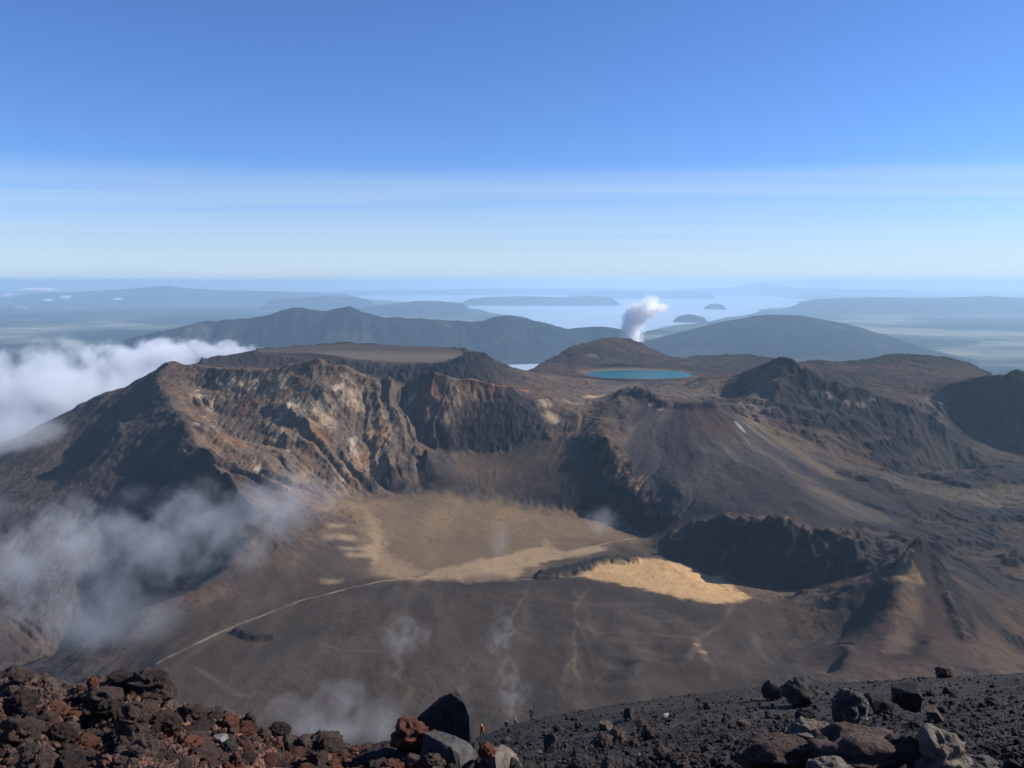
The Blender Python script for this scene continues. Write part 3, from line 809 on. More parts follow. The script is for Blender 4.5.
def rock_mesh(name, seed, kind, sub=4):
    r = random.Random(seed)
    bm = bmesh.new(); bmesh.ops.create_icosphere(bm, subdivisions=sub, radius=1)
    off = Vector((r.uniform(-50, 50), r.uniform(-50, 50), r.uniform(-50, 50)))
    if kind == 'block':
        planes = []
        for _ in range(11):
            n = Vector((r.gauss(0, 1), r.gauss(0, 1), r.gauss(0, 1))).normalized(); planes.append((n, r.uniform(.42, .78)))
        for v in bm.verts:
            p = v.co.copy()
            for n, d in planes:
                e = p.dot(n) - d
                if e > 0: p -= n * e
            p += v.normal * (.05 * mnoise.fractal(p * 2.5 + off, 1.0, 2.2, 5))
            v.co = p
    else:
        for v in bm.verts:
            p = v.co
            if kind == 'crag':
                w_ = Vector((p.x, p.y * 1.2, p.z * 1.9)) + .25 * Vector((mnoise.noise(p * 2 + off), mnoise.noise(p * 2.1 - off), 0))
                k = .36 * mnoise.noise(w_ * .9 + off) + .30 * (1 - abs(2 * mnoise.noise(w_ * 1.2 + off))) * .6 + .11 * mnoise.fractal(w_ * 2.6 + off, .9, 2.1, 6) - .05
                v.co = p * (.72 + k); continue
            k = .30 * mnoise.noise(p * 1.1 + off) + .26 * abs(mnoise.noise(p * 2.3 + off)) + .24 * mnoise.fractal(p * 3.6 + off, .65, 2.2, 6)
            v.co = p * (.8 + k)
    sc = Vector((r.uniform(.85, 1.2), r.uniform(.8, 1.1), r.uniform(.62, .9)))
    for v in bm.verts:
        v.co = Vector((v.co.x * sc.x, v.co.y * sc.y, v.co.z * sc.z))
    zmin = min(v.co.z for v in bm.verts)
    for v in bm.verts: v.co.z -= zmin * .72                        # base sunk into the scree
    for f in bm.faces: f.smooth = kind != 'block'
    me = bpy.data.meshes.new(name); bm.to_mesh(me); bm.free(); return me

def with_mat(me, m):
    c = me.copy(); c.materials.clear(); c.materials.append(m); return c

CLINK = [rock_mesh('scoria_lump', 900 + i, 'clink') for i in range(7)]
BLOCK = [rock_mesh('lava_block', 950 + i, 'block') for i in range(7)]
CRAG = [rock_mesh('outcrop', 980 + i, 'crag', 5) for i in range(7)]

def put_rock(name, px, py, wpx, hpx, mat, label, kind='clink', seed=0, group=None, cat='rock', deep=None, rz=None, D=None):
    """a rock whose foot is seen at (px, py), wpx wide and hpx high in the photograph"""
    h = front_hit(px, py) if D is None else at(px, py, D)
    if h is None: return None
    x, y, z = h[:3]
    k = y / F
    me = with_mat({'clink': CLINK, 'block': BLOCK, 'crag': CRAG}[kind][seed % 7], mat)
    bb = [v.co for v in me.vertices]
    wx = max(c.x for c in bb) - min(c.x for c in bb); wy = max(c.y for c in bb) - min(c.y for c in bb); hz = max(c.z for c in bb)
    sx, sz = wpx * k / wx, hpx * k / hz
    sy = (deep or wpx * .85) * k / wy
    o = link(name, me)
    o.location = (x, y + sy * wy * .30, z - .02); o.scale = (sx, sy, sz)
    o.rotation_euler = (0, 0, 0 if rz is None else rz)
    if rz is None: pass
    return tag(o, label, cat, group)

def hull_rock(name, pts, D, mat, label, amp=.02, cuts=7, seed=0, smooth=False):
    """an angular block: corners given as (px, py, metres behind D)"""
    P_ = [Vector(at(px, py, D + dy)) for px, py, dy in pts]
    base = Vector((sum(p.x for p in P_) / len(P_), sum(p.y for p in P_) / len(P_), min(p.z for p in P_)))
    bm = bmesh.new()
    for p in P_: bm.verts.new(p - base)
    res = bmesh.ops.convex_hull(bm, input=bm.verts[:])
    junk = [g for g in res['geom_interior'] + res['geom_unused'] if isinstance(g, bmesh.types.BMVert)]
    if junk: bmesh.ops.delete(bm, geom=list(set(junk)), context='VERTS')
    bmesh.ops.subdivide_edges(bm, edges=bm.edges[:], cuts=cuts, use_grid_fill=True)
    bmesh.ops.triangulate(bm, faces=bm.faces[:])
    bmesh.ops.smooth_vert(bm, verts=bm.verts[:], factor=.10, use_axis_x=True, use_axis_y=True, use_axis_z=True)
    bm.normal_update()
    off = Vector((seed * 3.1, seed * 1.7, 0))
    for v in bm.verts:
        p = v.co
        v.co = p + v.normal * amp * (mnoise.fractal(p * 5 + off, .9, 2.2, 5) + .6 * mnoise.noise(p * 2 + off))
    for f in bm.faces: f.smooth = smooth
    me = bpy.data.meshes.new(name); bm.to_mesh(me); bm.free()
    o = link(name, me, mat); o.location = base
    return tag(o, label, 'rock')

# the cluster of blocks in the middle
hull_rock('lava_block', [(457,690,.45),(450,693,.35),(464,703,.15),(469,716,.0),(470,738,-.15),(466,752,-.2),(472,712,.5),(475.5,724,.6),(475,748,.55),(440,752,.1),(411,752,.55),(408,727,.6),(418,717,.7),(430,706,.65),(440,699,.9),(462,740,1.2),(420,750,1.2)], 12.4, M_BLACK, 'sharp black pointed block standing above the middle rocks', .022, 8, 1)
hull_rock('lava_block', [(424,733,.3),(436,730,.6),(456,735,.25),(466,742,.3),(477,752,.55),(479,790,.5),(464,790,-.15),(459,754,-.12),(452,748,-.15),(430,749,.05),(421,752,.2),(428,790,-.1),(418,785,.4),(470,785,1.1),(425,740,1.0)], 11.3, M_GREY, 'grey flat-topped block directly below the sharp black pointed one', .02, 8, 2)
hull_rock('lava_block', [(481,752,.3),(489,747,.6),(502,743,.5),(509,747,.5),(516,755,.6),(521,764,.7),(526,792,.6),(499,792,-.1),(478,790,.2),(477,760,.2),(495,757,-.05),(515,780,1.1)], 11.0, M_PALE, 'pale grey block with a red crust on its left shoulder', .022, 8, 3)
put_rock('scoria_lump', 486, 757, 21, 15, M_RED, 'small bright red scoria crust leaning on the pale grey block', 'clink', 2, D=10.9)
put_rock('scoria_lump', 410, 750, 44, 30, M_RED, 'lumpy red scoria rock at the foot of the sharp black block', 'crag', 1, D=11.6)
put_rock('scoria_lump', 434, 745, 24, 14, M_RED, 'low red scoria crust between the sharp black block and the grey one', 'clink', 4, D=11.6)
hull_rock('lava_block', [(346,754,.5),(360,750,.5),(385,742,.6),(400,741,.5),(424,756,.2),(428,792,-.2),(380,794,-.4),(342,790,-.1),(372,756,.1),(390,780,1.2)], 11.6, M_DARK, 'long dark brown slab sloping down to the left of the red scoria rock', .05, 8, 4)
put_rock('lava_block', 432, 772, 28, 18, M_BROWN, 'pinkish brown stone in front of the grey flat-topped block', 'crag', 3, D=10.4)
put_rock('lava_block', 411, 772, 22, 20, M_BROWN, 'small brown stone wedged under the lumpy red scoria rock', 'crag', 5, D=10.5)
put_rock('scoria_lump', 452, 778, 22, 14, M_DARK, 'dark lump at the bottom edge under the grey flat-topped block', 'clink', 4, D=10.3)
put_rock('scoria_lump', 392, 776, 30, 14, M_RED, 'red lump at the bottom edge in front of the long dark brown slab', 'crag', 6, D=10.4)
# on the black slope at the right
put_rock('lava_boulder', 775, 701, 20, 21, M_BLACK, 'round black boulder on the skyline of the black slope', 'block', 1)
put_rock('lava_boulder', 803, 707, 40, 27, M_BLACK, 'wide jagged black boulder beside the round one', 'clink', 3)
put_rock('lava_boulder', 852, 727, 38, 40, M_MIX, 'largest boulder on the black slope, with pale patches', 'crag', 5)
put_rock('lava_boulder', 880, 714, 28, 23, M_BLACK, 'black boulder just right of the pale-patched boulder', 'block', 2)
put_rock('lava_boulder', 912, 713, 32, 27, M_BLACK, 'black leaning boulder, rightmost of the big dark ones', 'block', 4)
put_rock('lava_boulder', 647, 741, 15, 16, M_DARK, 'wedge-shaped rock standing on the middle of the black slope', 'block', 6)
put_rock('lava_boulder', 604, 731, 15, 9, M_PALE, 'flat pale stone lying on the black slope above the wedge rock', 'block', 0)
put_rock('lava_boulder', 664, 721, 9, 9, M_WHITE, 'small whitish stone up the slope from the wedge rock', 'block', 5)
put_rock('lava_boulder', 672, 764, 15, 12, M_BLACK, 'round black rock low on the scree below the wedge rock', 'clink', 6)
put_rock('lava_boulder', 946, 678, 20, 11, M_DARK, 'small cairn-like rock pile on the slope edge under the crag cone', 'clink', 0)
put_rock('lava_boulder', 877, 731, 5, 9, M_WHITE, 'thin upright white stone behind the brown outcrop', 'block', 3)
# outcrop at the bottom right
put_rock('outcrop', 812, 760, 50, 38, M_PALE, 'pale tilted rock at the back of the brown outcrop', 'crag', 6)
put_rock('outcrop', 946, 784, 62, 56, M_PALE, 'big pale rounded rock at the right end of the brown outcrop', 'crag', 1)
put_rock('outcrop', 868, 786, 110, 52, M_OUT, 'broad brown lump in the middle of the brown outcrop', 'crag', 5)
put_rock('outcrop', 785, 786, 92, 44, M_OUT, 'brown craggy lump at the left end of the brown outcrop', 'crag', 2)
put_rock('outcrop', 904, 778, 62, 44, M_OUT, 'brown lump leaning on the big pale rounded rock', 'crag', 0)
put_rock('outcrop', 836, 792, 60, 30, M_PALE, 'low pale slab at the foot of the broad brown lump', 'crag', 3)
put_rock('outcrop', 985, 780, 40, 20, M_GREY, 'low grey slab right of the big pale rounded rock', 'crag', 4)
# on the red mound at the left
put_rock('scoria_lump', 92, 690, 13, 14, M_RED, 'upright red lump on the crest of the mound', 'clink', 3)
put_rock('scoria_lump', 128, 741, 36, 38, M_DARK, 'biggest round grey-brown clinker lump on the mound', 'crag', 4)
put_rock('scoria_lump', 100, 716, 44, 30, M_DARK, 'broad clinker lump above the biggest round one', 'crag', 2)
put_rock('scoria_lump', 146, 706, 50, 34, M_DARK, 'clinker hump at the right end of the mound crest', 'crag', 6)
put_rock('scoria_lump', 118, 692, 34, 20, M_DARK, 'low dark hump on the mound crest beside the upright red lump', 'clink', 1)
put_rock('scoria_lump', 18, 716, 38, 24, M_DARK, 'dark clinker lump at the left edge, upper one', 'clink', 5)
put_rock('scoria_lump', 16, 750, 46, 34, M_DARK, 'dark clinker lump at the left edge, lower one', 'clink', 0)
put_rock('scoria_lump', 19, 684, 28, 12, M_DARK, 'flat dark lump on the far left of the crest', 'clink', 3)
put_rock('scoria_lump', 58, 744, 30, 22, M_DARK, 'dark clinker lump on red gravel between the left edge and the biggest lump', 'clink', 6)
put_rock('scoria_lump', 166, 736, 30, 26, M_DARK, 'clinker lump just right of the biggest round one', 'clink', 1)
put_rock('scoria_lump', 190, 728, 34, 24, M_DARK, 'brown clinker lump on the falling right shoulder of the mound', 'clink', 0)
put_rock('lava_block', 219, 747, 15, 12, M_WHITE, 'whitish stone on the right shoulder of the mound', 'block', 4)
put_rock('scoria_lump', 227, 759, 22, 20, M_BLACK, 'black lump directly below the whitish stone', 'clink', 2)
put_rock('scoria_lump', 249, 725, 15, 13, M_BLACK, 'small black lump on the skyline of the mound shoulder', 'clink', 4)
put_rock('scoria_lump', 324, 756, 44, 22, M_DARK, 'wide dark mossy lump at the low right end of the mound', 'clink', 5)
put_rock('scoria_lump', 278, 738, 26, 16, M_DARK, 'dark lump on the skyline left of the wide mossy lump', 'clink', 6)
put_rock('scoria_lump', 288, 744, 14, 9, M_RED, 'orange-red lump in front of the dark skyline lump', 'clink', 0)

# many more rocks, each one its own object
def scatter(name, n, region_, size, mats, kinds, label, group, seed, power=2.2, proto={}):
    r = random.Random(seed); c = 0; tries = 0
    while c < n and tries < n * 20:
        tries += 1
        px, py = region_(r)
        h = front_hit(px, py)
        if h is None: continue
        x, y, z, near = h
        if near == (region_ is rg_slope): continue
        s = size[0] * (1 - r.random() * (1 - (size[0] / size[1]) ** power)) ** (-1 / power)
        m = r.choice(mats); i = r.randrange(7); kd = r.choice(kinds)
        key = (m.name, kd, i)
        if key not in proto: proto[key] = with_mat({'clink': CLINK, 'block': BLOCK, 'crag': CRAG}[kd][i], m)
        o = bpy.data.objects.new(name, proto[key]); COL.objects.link(o)
        o.location = (x, y, z - .08 * s); o.scale = (s * r.uniform(.4, .6), s * r.uniform(.4, .6), s * r.uniform(.35, .6))
        o.rotation_euler = (r.uniform(-.25, .25), r.uniform(-.25, .25), r.uniform(0, 6.28))
        tag(o, label, 'rock', group); c += 1

def far_sky(px): return 102.0 + float(np.interp(px, [p for p in (460,520,600,700,760,850,1024)], [742,721,705,692,686,680,672])) - 102.0
def rg_slope(r):
    px = r.uniform(470, 1024); t = r.random() ** 1.35
    lo = far_sky(px) + 1.5
    return px, lo + (775 - lo) * t
NEAR_SKY = ([0,20,45,62,80,100,118,135,150,164,172,200,235,260,285,320,350,395],[684,681,683,693,691,685,681,679,687,697,709,714,725,733,742,747,751,753])
def rg_mound(r):
    px = r.uniform(-4, 400); lo = float(np.interp(px, *NEAR_SKY)) + .5
    return px, lo + (778 - lo) * r.random()
def rg_out(r): return r.uniform(745, 985), r.uniform(752, 780)
scatter('lava_rock', 190, rg_slope, (.32, 1.25), [M_BLACK, M_BLACK, M_DARK], ['block', 'clink', 'crag'], 'one of the many dark rocks strewn over the black scree slope', 'dark rocks strewn over the black scree slope', 5)
scatter('lava_rock', 26, rg_slope, (.2, .55), [M_PALE, M_GREY], ['block'], 'one of the small light grey rocks strewn over the black scree slope', 'light grey rocks strewn over the black scree slope', 6)
scatter('scoria_lump', 260, rg_mound, (.09, .42), [M_DARK, M_DARK, M_DARK, M_BROWN], ['clink', 'crag'], 'one of the dark clinker lumps scattered over the red scoria mound', 'dark clinker lumps on the red scoria mound', 7, 1.5)
scatter('scoria_lump', 110, rg_mound, (.10, .36), [M_RED], ['clink'], 'one of the red lumps scattered over the red scoria mound', 'red lumps on the red scoria mound', 8)
scatter('lava_rock', 26, rg_out, (.09, .34), [M_BROWN], ['clink', 'block'], 'one of the brown stones lying around the brown outcrop', 'brown stones around the brown outcrop', 9)

def gravel(name, n, region_, size, mat, label, seed):
    rs = np.random.default_rng(seed); r = random.Random(seed)
    bm = bmesh.new(); bmesh.ops.create_icosphere(bm, subdivisions=1, radius=1)
    V0 = np.array([v.co[:] for v in bm.verts]); T0 = np.array([[v.index for v in f.verts] for f in bm.faces]); bm.free()
    pts = np.array([region_(r) for _ in range(n)])
    a, b = ray(pts[:, 0], pts[:, 1])
    d = np.geomspace(4.5, 150, 420); best = np.full(n, np.nan)
    for i0 in range(0, n, 2000):
        aa, bb = a[i0:i0 + 2000, None], b[i0:i0 + 2000, None]
        z, _ = front_z(aa * d, np.broadcast_to(d, (len(aa), len(d))))
        hit = z >= bb * d; k = hit.argmax(1); ok = hit.any(1)
        best[i0:i0 + 2000] = np.where(ok, d[k], np.nan)
    ok = ~np.isnan(best); a, d = a[ok], best[ok] * rs.uniform(.985, 1.015, ok.sum()); n = len(d)
    x, y = a * d, d; z, _ = front_z(x, y)
    s = np.minimum(size[0] * rs.random(n) ** (-1 / 2.4), size[1])
    q = rs.normal(size=(n, 4)); q /= np.linalg.norm(q, axis=1, keepdims=True)
    w_, i_, j_, k_ = q.T
    Rm = np.stack([1-2*(j_*j_+k_*k_), 2*(i_*j_-k_*w_), 2*(i_*k_+j_*w_), 2*(i_*j_+k_*w_), 1-2*(i_*i_+k_*k_), 2*(j_*k_-i_*w_), 2*(i_*k_-j_*w_), 2*(j_*k_+i_*w_), 1-2*(i_*i_+j_*j_)], -1).reshape(n, 3, 3)
    VV = V0[None] * rs.uniform(.6, 1.15, (n, len(V0), 1)) * np.stack([np.ones(n), rs.uniform(.6, 1, n), rs.uniform(.5, .9, n)], -1)[:, None, :]
    VV = np.einsum('nij,nvj->nvi', Rm, VV) * (s / 2)[:, None, None] + np.stack([x, y, z + s * .12], -1)[:, None, :]
    TT = T0[None] + (np.arange(n) * len(V0))[:, None, None]
    o = link(name, np_mesh(name, VV.reshape(-1, 3), TT.reshape(-1, 3), False), mat)
    tag(o, label, kind='stuff')
def rg_slope_wide(r):
    px = r.uniform(440, 1160); t = r.random() ** 1.35; lo = far_sky(px) + 1.5
    return px, lo + (790 - lo) * t
def rg_mound_wide(r):
    px = r.uniform(-120, 400); lo = float(np.interp(px, *NEAR_SKY)) + .5
    return px, lo + (790 - lo) * r.random()
gravel('gravel', 34000, rg_slope_wide, (.06, .4), mat_scoria('black_gravel', False, (.015, .0125, .012), (.060, .050, .044), .9, .3), 'black and grey gravel covering the scree slope', 21)
gravel('gravel', 32000, rg_mound_wide, (.025, .16), mat_scoria('red_gravel', False, (.045, .030, .025), (.17, .078, .052), 2.4, .3), 'red and brown scoria gravel covering the left mound', 22)
gravel('gravel', 1500, rg_out, (.02, .12), M_BROWN, 'brown gravel around the brown outcrop', 23)

# ------------------------------------------------------------------ hikers
def plain_mat(name, col, rough=.8):
    m, nt, out = new_mat(name); v = coords(nt); n = noise(nt, v, 18, 4, .6)
    c = mixc(nt, 'MULTIPLY', 1.0, col, math_(nt, 'ADD', n, .5)); rough_bsdf(nt, out, c, rough, n, .2, .01, .3); return m
M_SKIN = plain_mat('skin', (.42, .26, .19), .6)

def skin_mesh(name, joints, bones, mat, parent, sub=2):
    names = list(joints)
    me = bpy.data.meshes.new(name)
    me.from_pydata([joints[k][:3] for k in names], [(names.index(a), names.index(b)) for a, b in bones], [])
    o = link(name, me)
    mod = o.modifiers.new('skin', 'SKIN'); sd = me.skin_vertices[0].data
    for k, s in zip(names, sd):
        rr_ = joints[k][3]; s.radius = rr_ if isinstance(rr_, tuple) else (rr_, rr_)
    sd[0].use_root = True
    ss = o.modifiers.new('sub', 'SUBSURF'); ss.levels = ss.render_levels = sub
    dg = bpy.context.evaluated_depsgraph_get()
    m2 = bpy.data.meshes.new_from_object(o.evaluated_get(dg)); m2.name = name
    o.modifiers.clear(); o.data = m2; bpy.data.meshes.remove(me)
    m2.materials.clear(); m2.materials.append(mat)
    for p in m2.polygons: p.use_smooth = True
    o.parent = parent
    return o

def hiker(x, y, z, rz, label, jacket, trousers, hair, stride=.25, lean=.06, h=1.72, arm=.25, hat=None):
    root_me_joints = {}
    k = h / 1.72
    def J(a, b, c, r): return (a * k, b * k, c * k, (r[0] * k, r[1] * k) if isinstance(r, tuple) else r * k)
    s, l = stride, lean
    B = {'hip': J(0, 0, .93, (.13, .10)), 'belly': J(0, l * .4, 1.10, (.125, .095)), 'chest': J(0, l * .8, 1.30, (.15, .105)), 'neck0': J(0, l, 1.44, .062), 'neck': J(0, l + .01, 1.51, .05),
         'chin': J(0, l + .035, 1.56, .062), 'face': J(0, l + .03, 1.63, (.075, .088)), 'crown': J(0, l + .015, 1.70, .06), 'nose': J(0, l + .125, 1.61, .014)}
    E = [('hip', 'belly'), ('belly', 'chest'), ('chest', 'neck0'), ('neck0', 'neck'), ('neck', 'chin'), ('chin', 'face'), ('face', 'crown'), ('face', 'nose')]
    for sg, nm in ((-1, 'l'), (1, 'r')):
        st = s * sg
        B.update({nm + 'hipj': J(.09 * sg, 0, .88, .09), nm + 'knee': J(.10 * sg, st * .55 + .05, .49, .058), nm + 'ank': J(.10 * sg, st - .02, .09, .04), nm + 'toe': J(.12 * sg, st + .15, .035, .035),
                  nm + 'sho': J(.19 * sg, l, 1.40, .058), nm + 'elb': J(.25 * sg, l - arm * .4 * sg, 1.13, .042), nm + 'wri': J(.25 * sg, l + .12 - arm * .4 * sg, .93, .028), nm + 'palm': J(.25 * sg, l + .15 - arm * .4 * sg, .86, .032),
                  nm + 'ear': J(.088 * sg, l + .01, 1.62, .016)})
        E += [('hip', nm + 'hipj'), (nm + 'hipj', nm + 'knee'), (nm + 'knee', nm + 'ank'), (nm + 'ank', nm + 'toe'), ('chest', nm + 'sho'), (nm + 'sho', nm + 'elb'), (nm + 'elb', nm + 'wri'), (nm + 'wri', nm + 'palm'), ('face', nm + 'ear')]
        for q, (dx, dy, dz) in enumerate(((0, -.03, -.07), (0, -.01, -.085), (0, .012, -.08), (0, .03, -.065), (-.03 * sg, .045, -.03))):
            pj = B[nm + 'palm']
            B[nm + 'f%d' % q] = (pj[0] + dx * k, pj[1] + dy * k, pj[2] + dz * k, .0085 * k); E.append((nm + 'palm', nm + 'f%d' % q))
    person = skin_mesh('person', B, E, M_SKIN, None)
    person.location = (x, y, z); person.rotation_euler = (0, 0, rz)
    tag(person, label, 'person', 'hikers on the black scree slope')
    g = lambda key, add: (*B[key][:3], tuple(q + add * k for q in B[key][3]) if isinstance(B[key][3], tuple) else B[key][3] + add * k)
    Jk = {n: g(n, .022) for n in ('belly', 'chest', 'neck0', 'lsho', 'lelb', 'lwri', 'rsho', 'relb', 'rwri')}; Jk['hem'] = J(0, .0, .90, (.165, .13))
    skin_mesh('jacket', {**{'belly': Jk.pop('belly')}, **Jk}, [('hem', 'belly'), ('belly', 'chest'), ('chest', 'neck0'), ('chest', 'lsho'), ('lsho', 'lelb'), ('lelb', 'lwri'), ('chest', 'rsho'), ('rsho', 'relb'), ('relb', 'rwri')], jacket, person)
    Tk = {n: g(n, .016) for n in ('hip', 'lhipj', 'lknee', 'lank', 'rhipj', 'rknee', 'rank')}
    skin_mesh('trousers', Tk, [('hip', 'lhipj'), ('lhipj', 'lknee'), ('lknee', 'lank'), ('hip', 'rhipj'), ('rhipj', 'rknee'), ('rknee', 'rank')], trousers, person)
    for nm in 'lr':
        bt = {nm + 'ank': g(nm + 'ank', .02), nm + 'toe': g(nm + 'toe', .016)}
        skin_mesh('boot', bt, [(nm + 'ank', nm + 'toe')], M_BOOT, person)
    skin_mesh('hat' if hat else 'hair', {'a': J(0, l - .01, 1.68, (.088, .095)), 'b': J(0, l - .045, 1.62, .07)}, [('a', 'b')], hair, person)
M_BOOT = plain_mat('boot_leather', (.03, .024, .02))
blk = plain_mat('dark_cloth', (.018, .018, .022)); red = plain_mat('orange_red_cloth', (.75, .10, .04)); gry = plain_mat('grey_cloth', (.20, .20, .21)); hr = plain_mat('dark_hair', (.03, .02, .015)); wht = plain_mat('white_cloth', (.7, .7, .68)); blu = plain_mat('navy_cloth', (.02, .025, .05)); pink = plain_mat('pale_cap', (.75, .50, .40))
def stand(px, D, *a, **k):
    aa = ray(px, 730)[0]; x, y = aa * D, D
    z = float(front_z(np.array([x]), np.array([y]))[0][0])
    hiker(x, y, z + .01, *a, **k)
stand(482, 103, 2.9, 'hiker in an orange-red jacket and dark trousers near the sharp black block', red, blk, pink, hat=True)
stand(531.5, 108, .4, 'hiker all in black standing upright on the slope edge, rightmost of the four', blk, blk, hr, stride=.12)
stand(506.5, 116, 3.3, 'hiker in dark clothes half hidden by the slope edge next to the orange-red one', blu, blk, hr)
stand(516, 117, 2.6, 'hiker in a pale grey top half hidden by the slope edge', gry, blk, wht, hat=True)
# ------------------------------------------------------------------ clouds, mist and steam: volumes inside rounded closed shells
def vol_mat(name, radii, dens, nscale, k=1.6, amp=2.2, thr=.25, detail=5, color=(.95, .96, .98), aniso=.2, step=1.0, rough=.55, dist=.4):
    m, nt, out = new_mat(name)
    tc = N(nt, 'ShaderNodeTexCoord')
    vm = N(nt, 'ShaderNodeVectorMath', operation='MULTIPLY'); vm.inputs[1].default_value = tuple(1 / r for r in radii)
    nt.links.new(tc.outputs['Object'], vm.inputs[0])
    ln = N(nt, 'ShaderNodeVectorMath', operation='LENGTH'); nt.links.new(vm.outputs[0], ln.inputs[0])
    n = noise(nt, tc.outputs['Object'], nscale, detail, rough, dist)
    q = math_(nt, 'MULTIPLY', math_(nt, 'SUBTRACT', 1.0, ln.outputs['Value']), k)
    d = math_(nt, 'ADD', q, math_(nt, 'MULTIPLY', math_(nt, 'SUBTRACT', n, .5), amp))
    d = math_(nt, 'SUBTRACT', d, thr)
    edge = math_(nt, 'MULTIPLY', math_(nt, 'SUBTRACT', 1.0, ln.outputs['Value']), 6.0, clamp=True)
    d = math_(nt, 'MULTIPLY', math_(nt, 'MULTIPLY', d, 1.0, clamp=True), edge)
    pv = N(nt, 'ShaderNodeVolumePrincipled'); pv.inputs['Color'].default_value = (*color, 1); pv.inputs['Anisotropy'].default_value = aniso
    nt.links.new(math_(nt, 'MULTIPLY', d, dens), pv.inputs['Density'])
    nt.links.new(pv.outputs[0], out.inputs['Volume'])
    m.cycles.volume_step_rate = step
    return m

def cloud(name, px, py, D, radii, mat_args, label, cat, group=None, rz=0, seed=0, tilt=0):
    bm = bmesh.new(); bmesh.ops.create_icosphere(bm, subdivisions=4, radius=1)
    off = Vector((seed * 7.7, 0, seed))
    for v in bm.verts:
        q = v.co * (1 + .10 * mnoise.noise(v.co * 2 + off))
        v.co = Vector((q.x * radii[0], q.y * radii[1], q.z * radii[2]))
    me = bpy.data.meshes.new(name); bm.to_mesh(me); bm.free()
    for p in me.polygons: p.use_smooth = True
    o = link(name, me, vol_mat(name + '_vapour', radii, **mat_args))
    o.location = at(px, py, D); o.rotation_euler = (0, tilt, rz)
    return tag(o, label, cat, group)

def m2(px, D): return px * D / F
D = 6000
cloud('cloud_bank', 20, 402, D, (m2(225, D), 900, m2(74, D)), dict(dens=.0055, nscale=1 / 320, k=2.0, amp=9, thr=.95, detail=8, step=.35), 'long white cloud bank lying against the far side of the left flank', 'cloud', 'low clouds beyond the left flank', seed=1)
cloud('cloud_bank', 150, 360, 6400, (m2(85, D), 420, m2(30, D)), dict(dens=.009, nscale=1 / 170, k=2.2, amp=7, thr=.7, detail=8, step=.35), 'white cloud crest rising behind the left peak', 'cloud', 'low clouds beyond the left flank', seed=2)
cloud('cloud_bank', 222, 354, 6200, (m2(52, D), 260, m2(19, D)), dict(dens=.009, nscale=1 / 110, k=2.2, amp=7, thr=.7, detail=8, step=.35), 'small white cloud behind the dark plateau, right of the left peak', 'cloud', 'low clouds beyond the left flank', seed=3, tilt=.15)
cloud('mist_patch', 5, 432, 3000, (m2(70, 3000), 150, m2(28, 3000)), dict(dens=.006, nscale=1 / 120, k=1.8, amp=2.6, thr=.2, step=.5), 'grey mist creeping over the left flank skyline', 'mist', 'mist patches over the slopes', seed=4)
MG = 'mist patches over the slopes'
d1 = 1480
cloud('mist_patch', 35, 560, d1, (m2(150, d1), 160, m2(78, d1)), dict(dens=.0034, nscale=1 / 70, k=1.3, amp=7, thr=.45, detail=6, step=.5), 'grey mist bank at the left edge below the left flank', 'mist', MG, seed=5)
cloud('mist_patch', 175, 535, d1, (m2(150, d1), 150, m2(62, d1)), dict(dens=.0034, nscale=1 / 65, k=1.3, amp=7, thr=.45, detail=6, step=.5), 'wide translucent mist drifting across the crater lip', 'mist', MG, seed=6, tilt=-.1)
cloud('mist_patch', 285, 500, 1600, (m2(70, 1600), 90, m2(42, 1600)), dict(dens=.0035, nscale=1 / 60, k=1.5, amp=2.8, thr=.25, step=.6), 'thin mist wisp over the foot of the left crater wall', 'mist', MG, seed=7)
cloud('mist_patch', 100, 620, 1200, (m2(110, 1200), 90, m2(40, 1200)), dict(dens=.0035, nscale=1 / 60, k=1.5, amp=2.8, thr=.2, step=.6), 'thin mist hanging in the dark hollow left of the crater floor', 'mist', MG, seed=8)
cloud('mist_patch', 335, 722, 420, (m2(95, 420), 40, m2(34, 420)), dict(dens=.0085, nscale=1 / 18, k=1.4, amp=6.0, thr=.3, step=.5), 'pale mist rising behind the low right end of the red mound', 'mist', MG, seed=9)
cloud('mist_patch', 403, 636, 1000, (m2(34, 1000), 32, m2(30, 1000)), dict(dens=.007, nscale=1 / 20, k=1.1, amp=4.5, thr=.3, step=.5), 'round grey mist puff above the crater floor', 'mist', MG, seed=10)
cloud('mist_patch', 503, 632, 1000, (m2(20, 1000), 24, m2(40, 1000)), dict(dens=.007, nscale=1 / 15, k=1.1, amp=5, thr=.45, step=.5), 'upright thin mist wisp right of the round puff', 'mist', MG, seed=11, tilt=.25)
cloud('mist_patch', 512, 692, 620, (m2(24, 620), 16, m2(40, 620)), dict(dens=.010, nscale=1 / 10, k=1.1, amp=5, thr=.4, step=.5), 'thin mist column above the hikers', 'mist', MG, seed=12, tilt=-.2)
cloud('mist_patch', 500, 540, 1900, (m2(16, 1900), 30, m2(30, 1900)), dict(dens=.004, nscale=1 / 30, k=1.6, amp=2.4, thr=.25, step=.6), 'faint wisp over the tan fan of the crater floor', 'mist', MG, seed=13)
cloud('mist_patch', 602, 520, 2150, (m2(22, 2150), 40, m2(20, 2150)), dict(dens=.005, nscale=1 / 40, k=1.6, amp=2.4, thr=.25, step=.6), 'faint bluish wisp at the foot of the dark spur', 'mist', MG, seed=14)

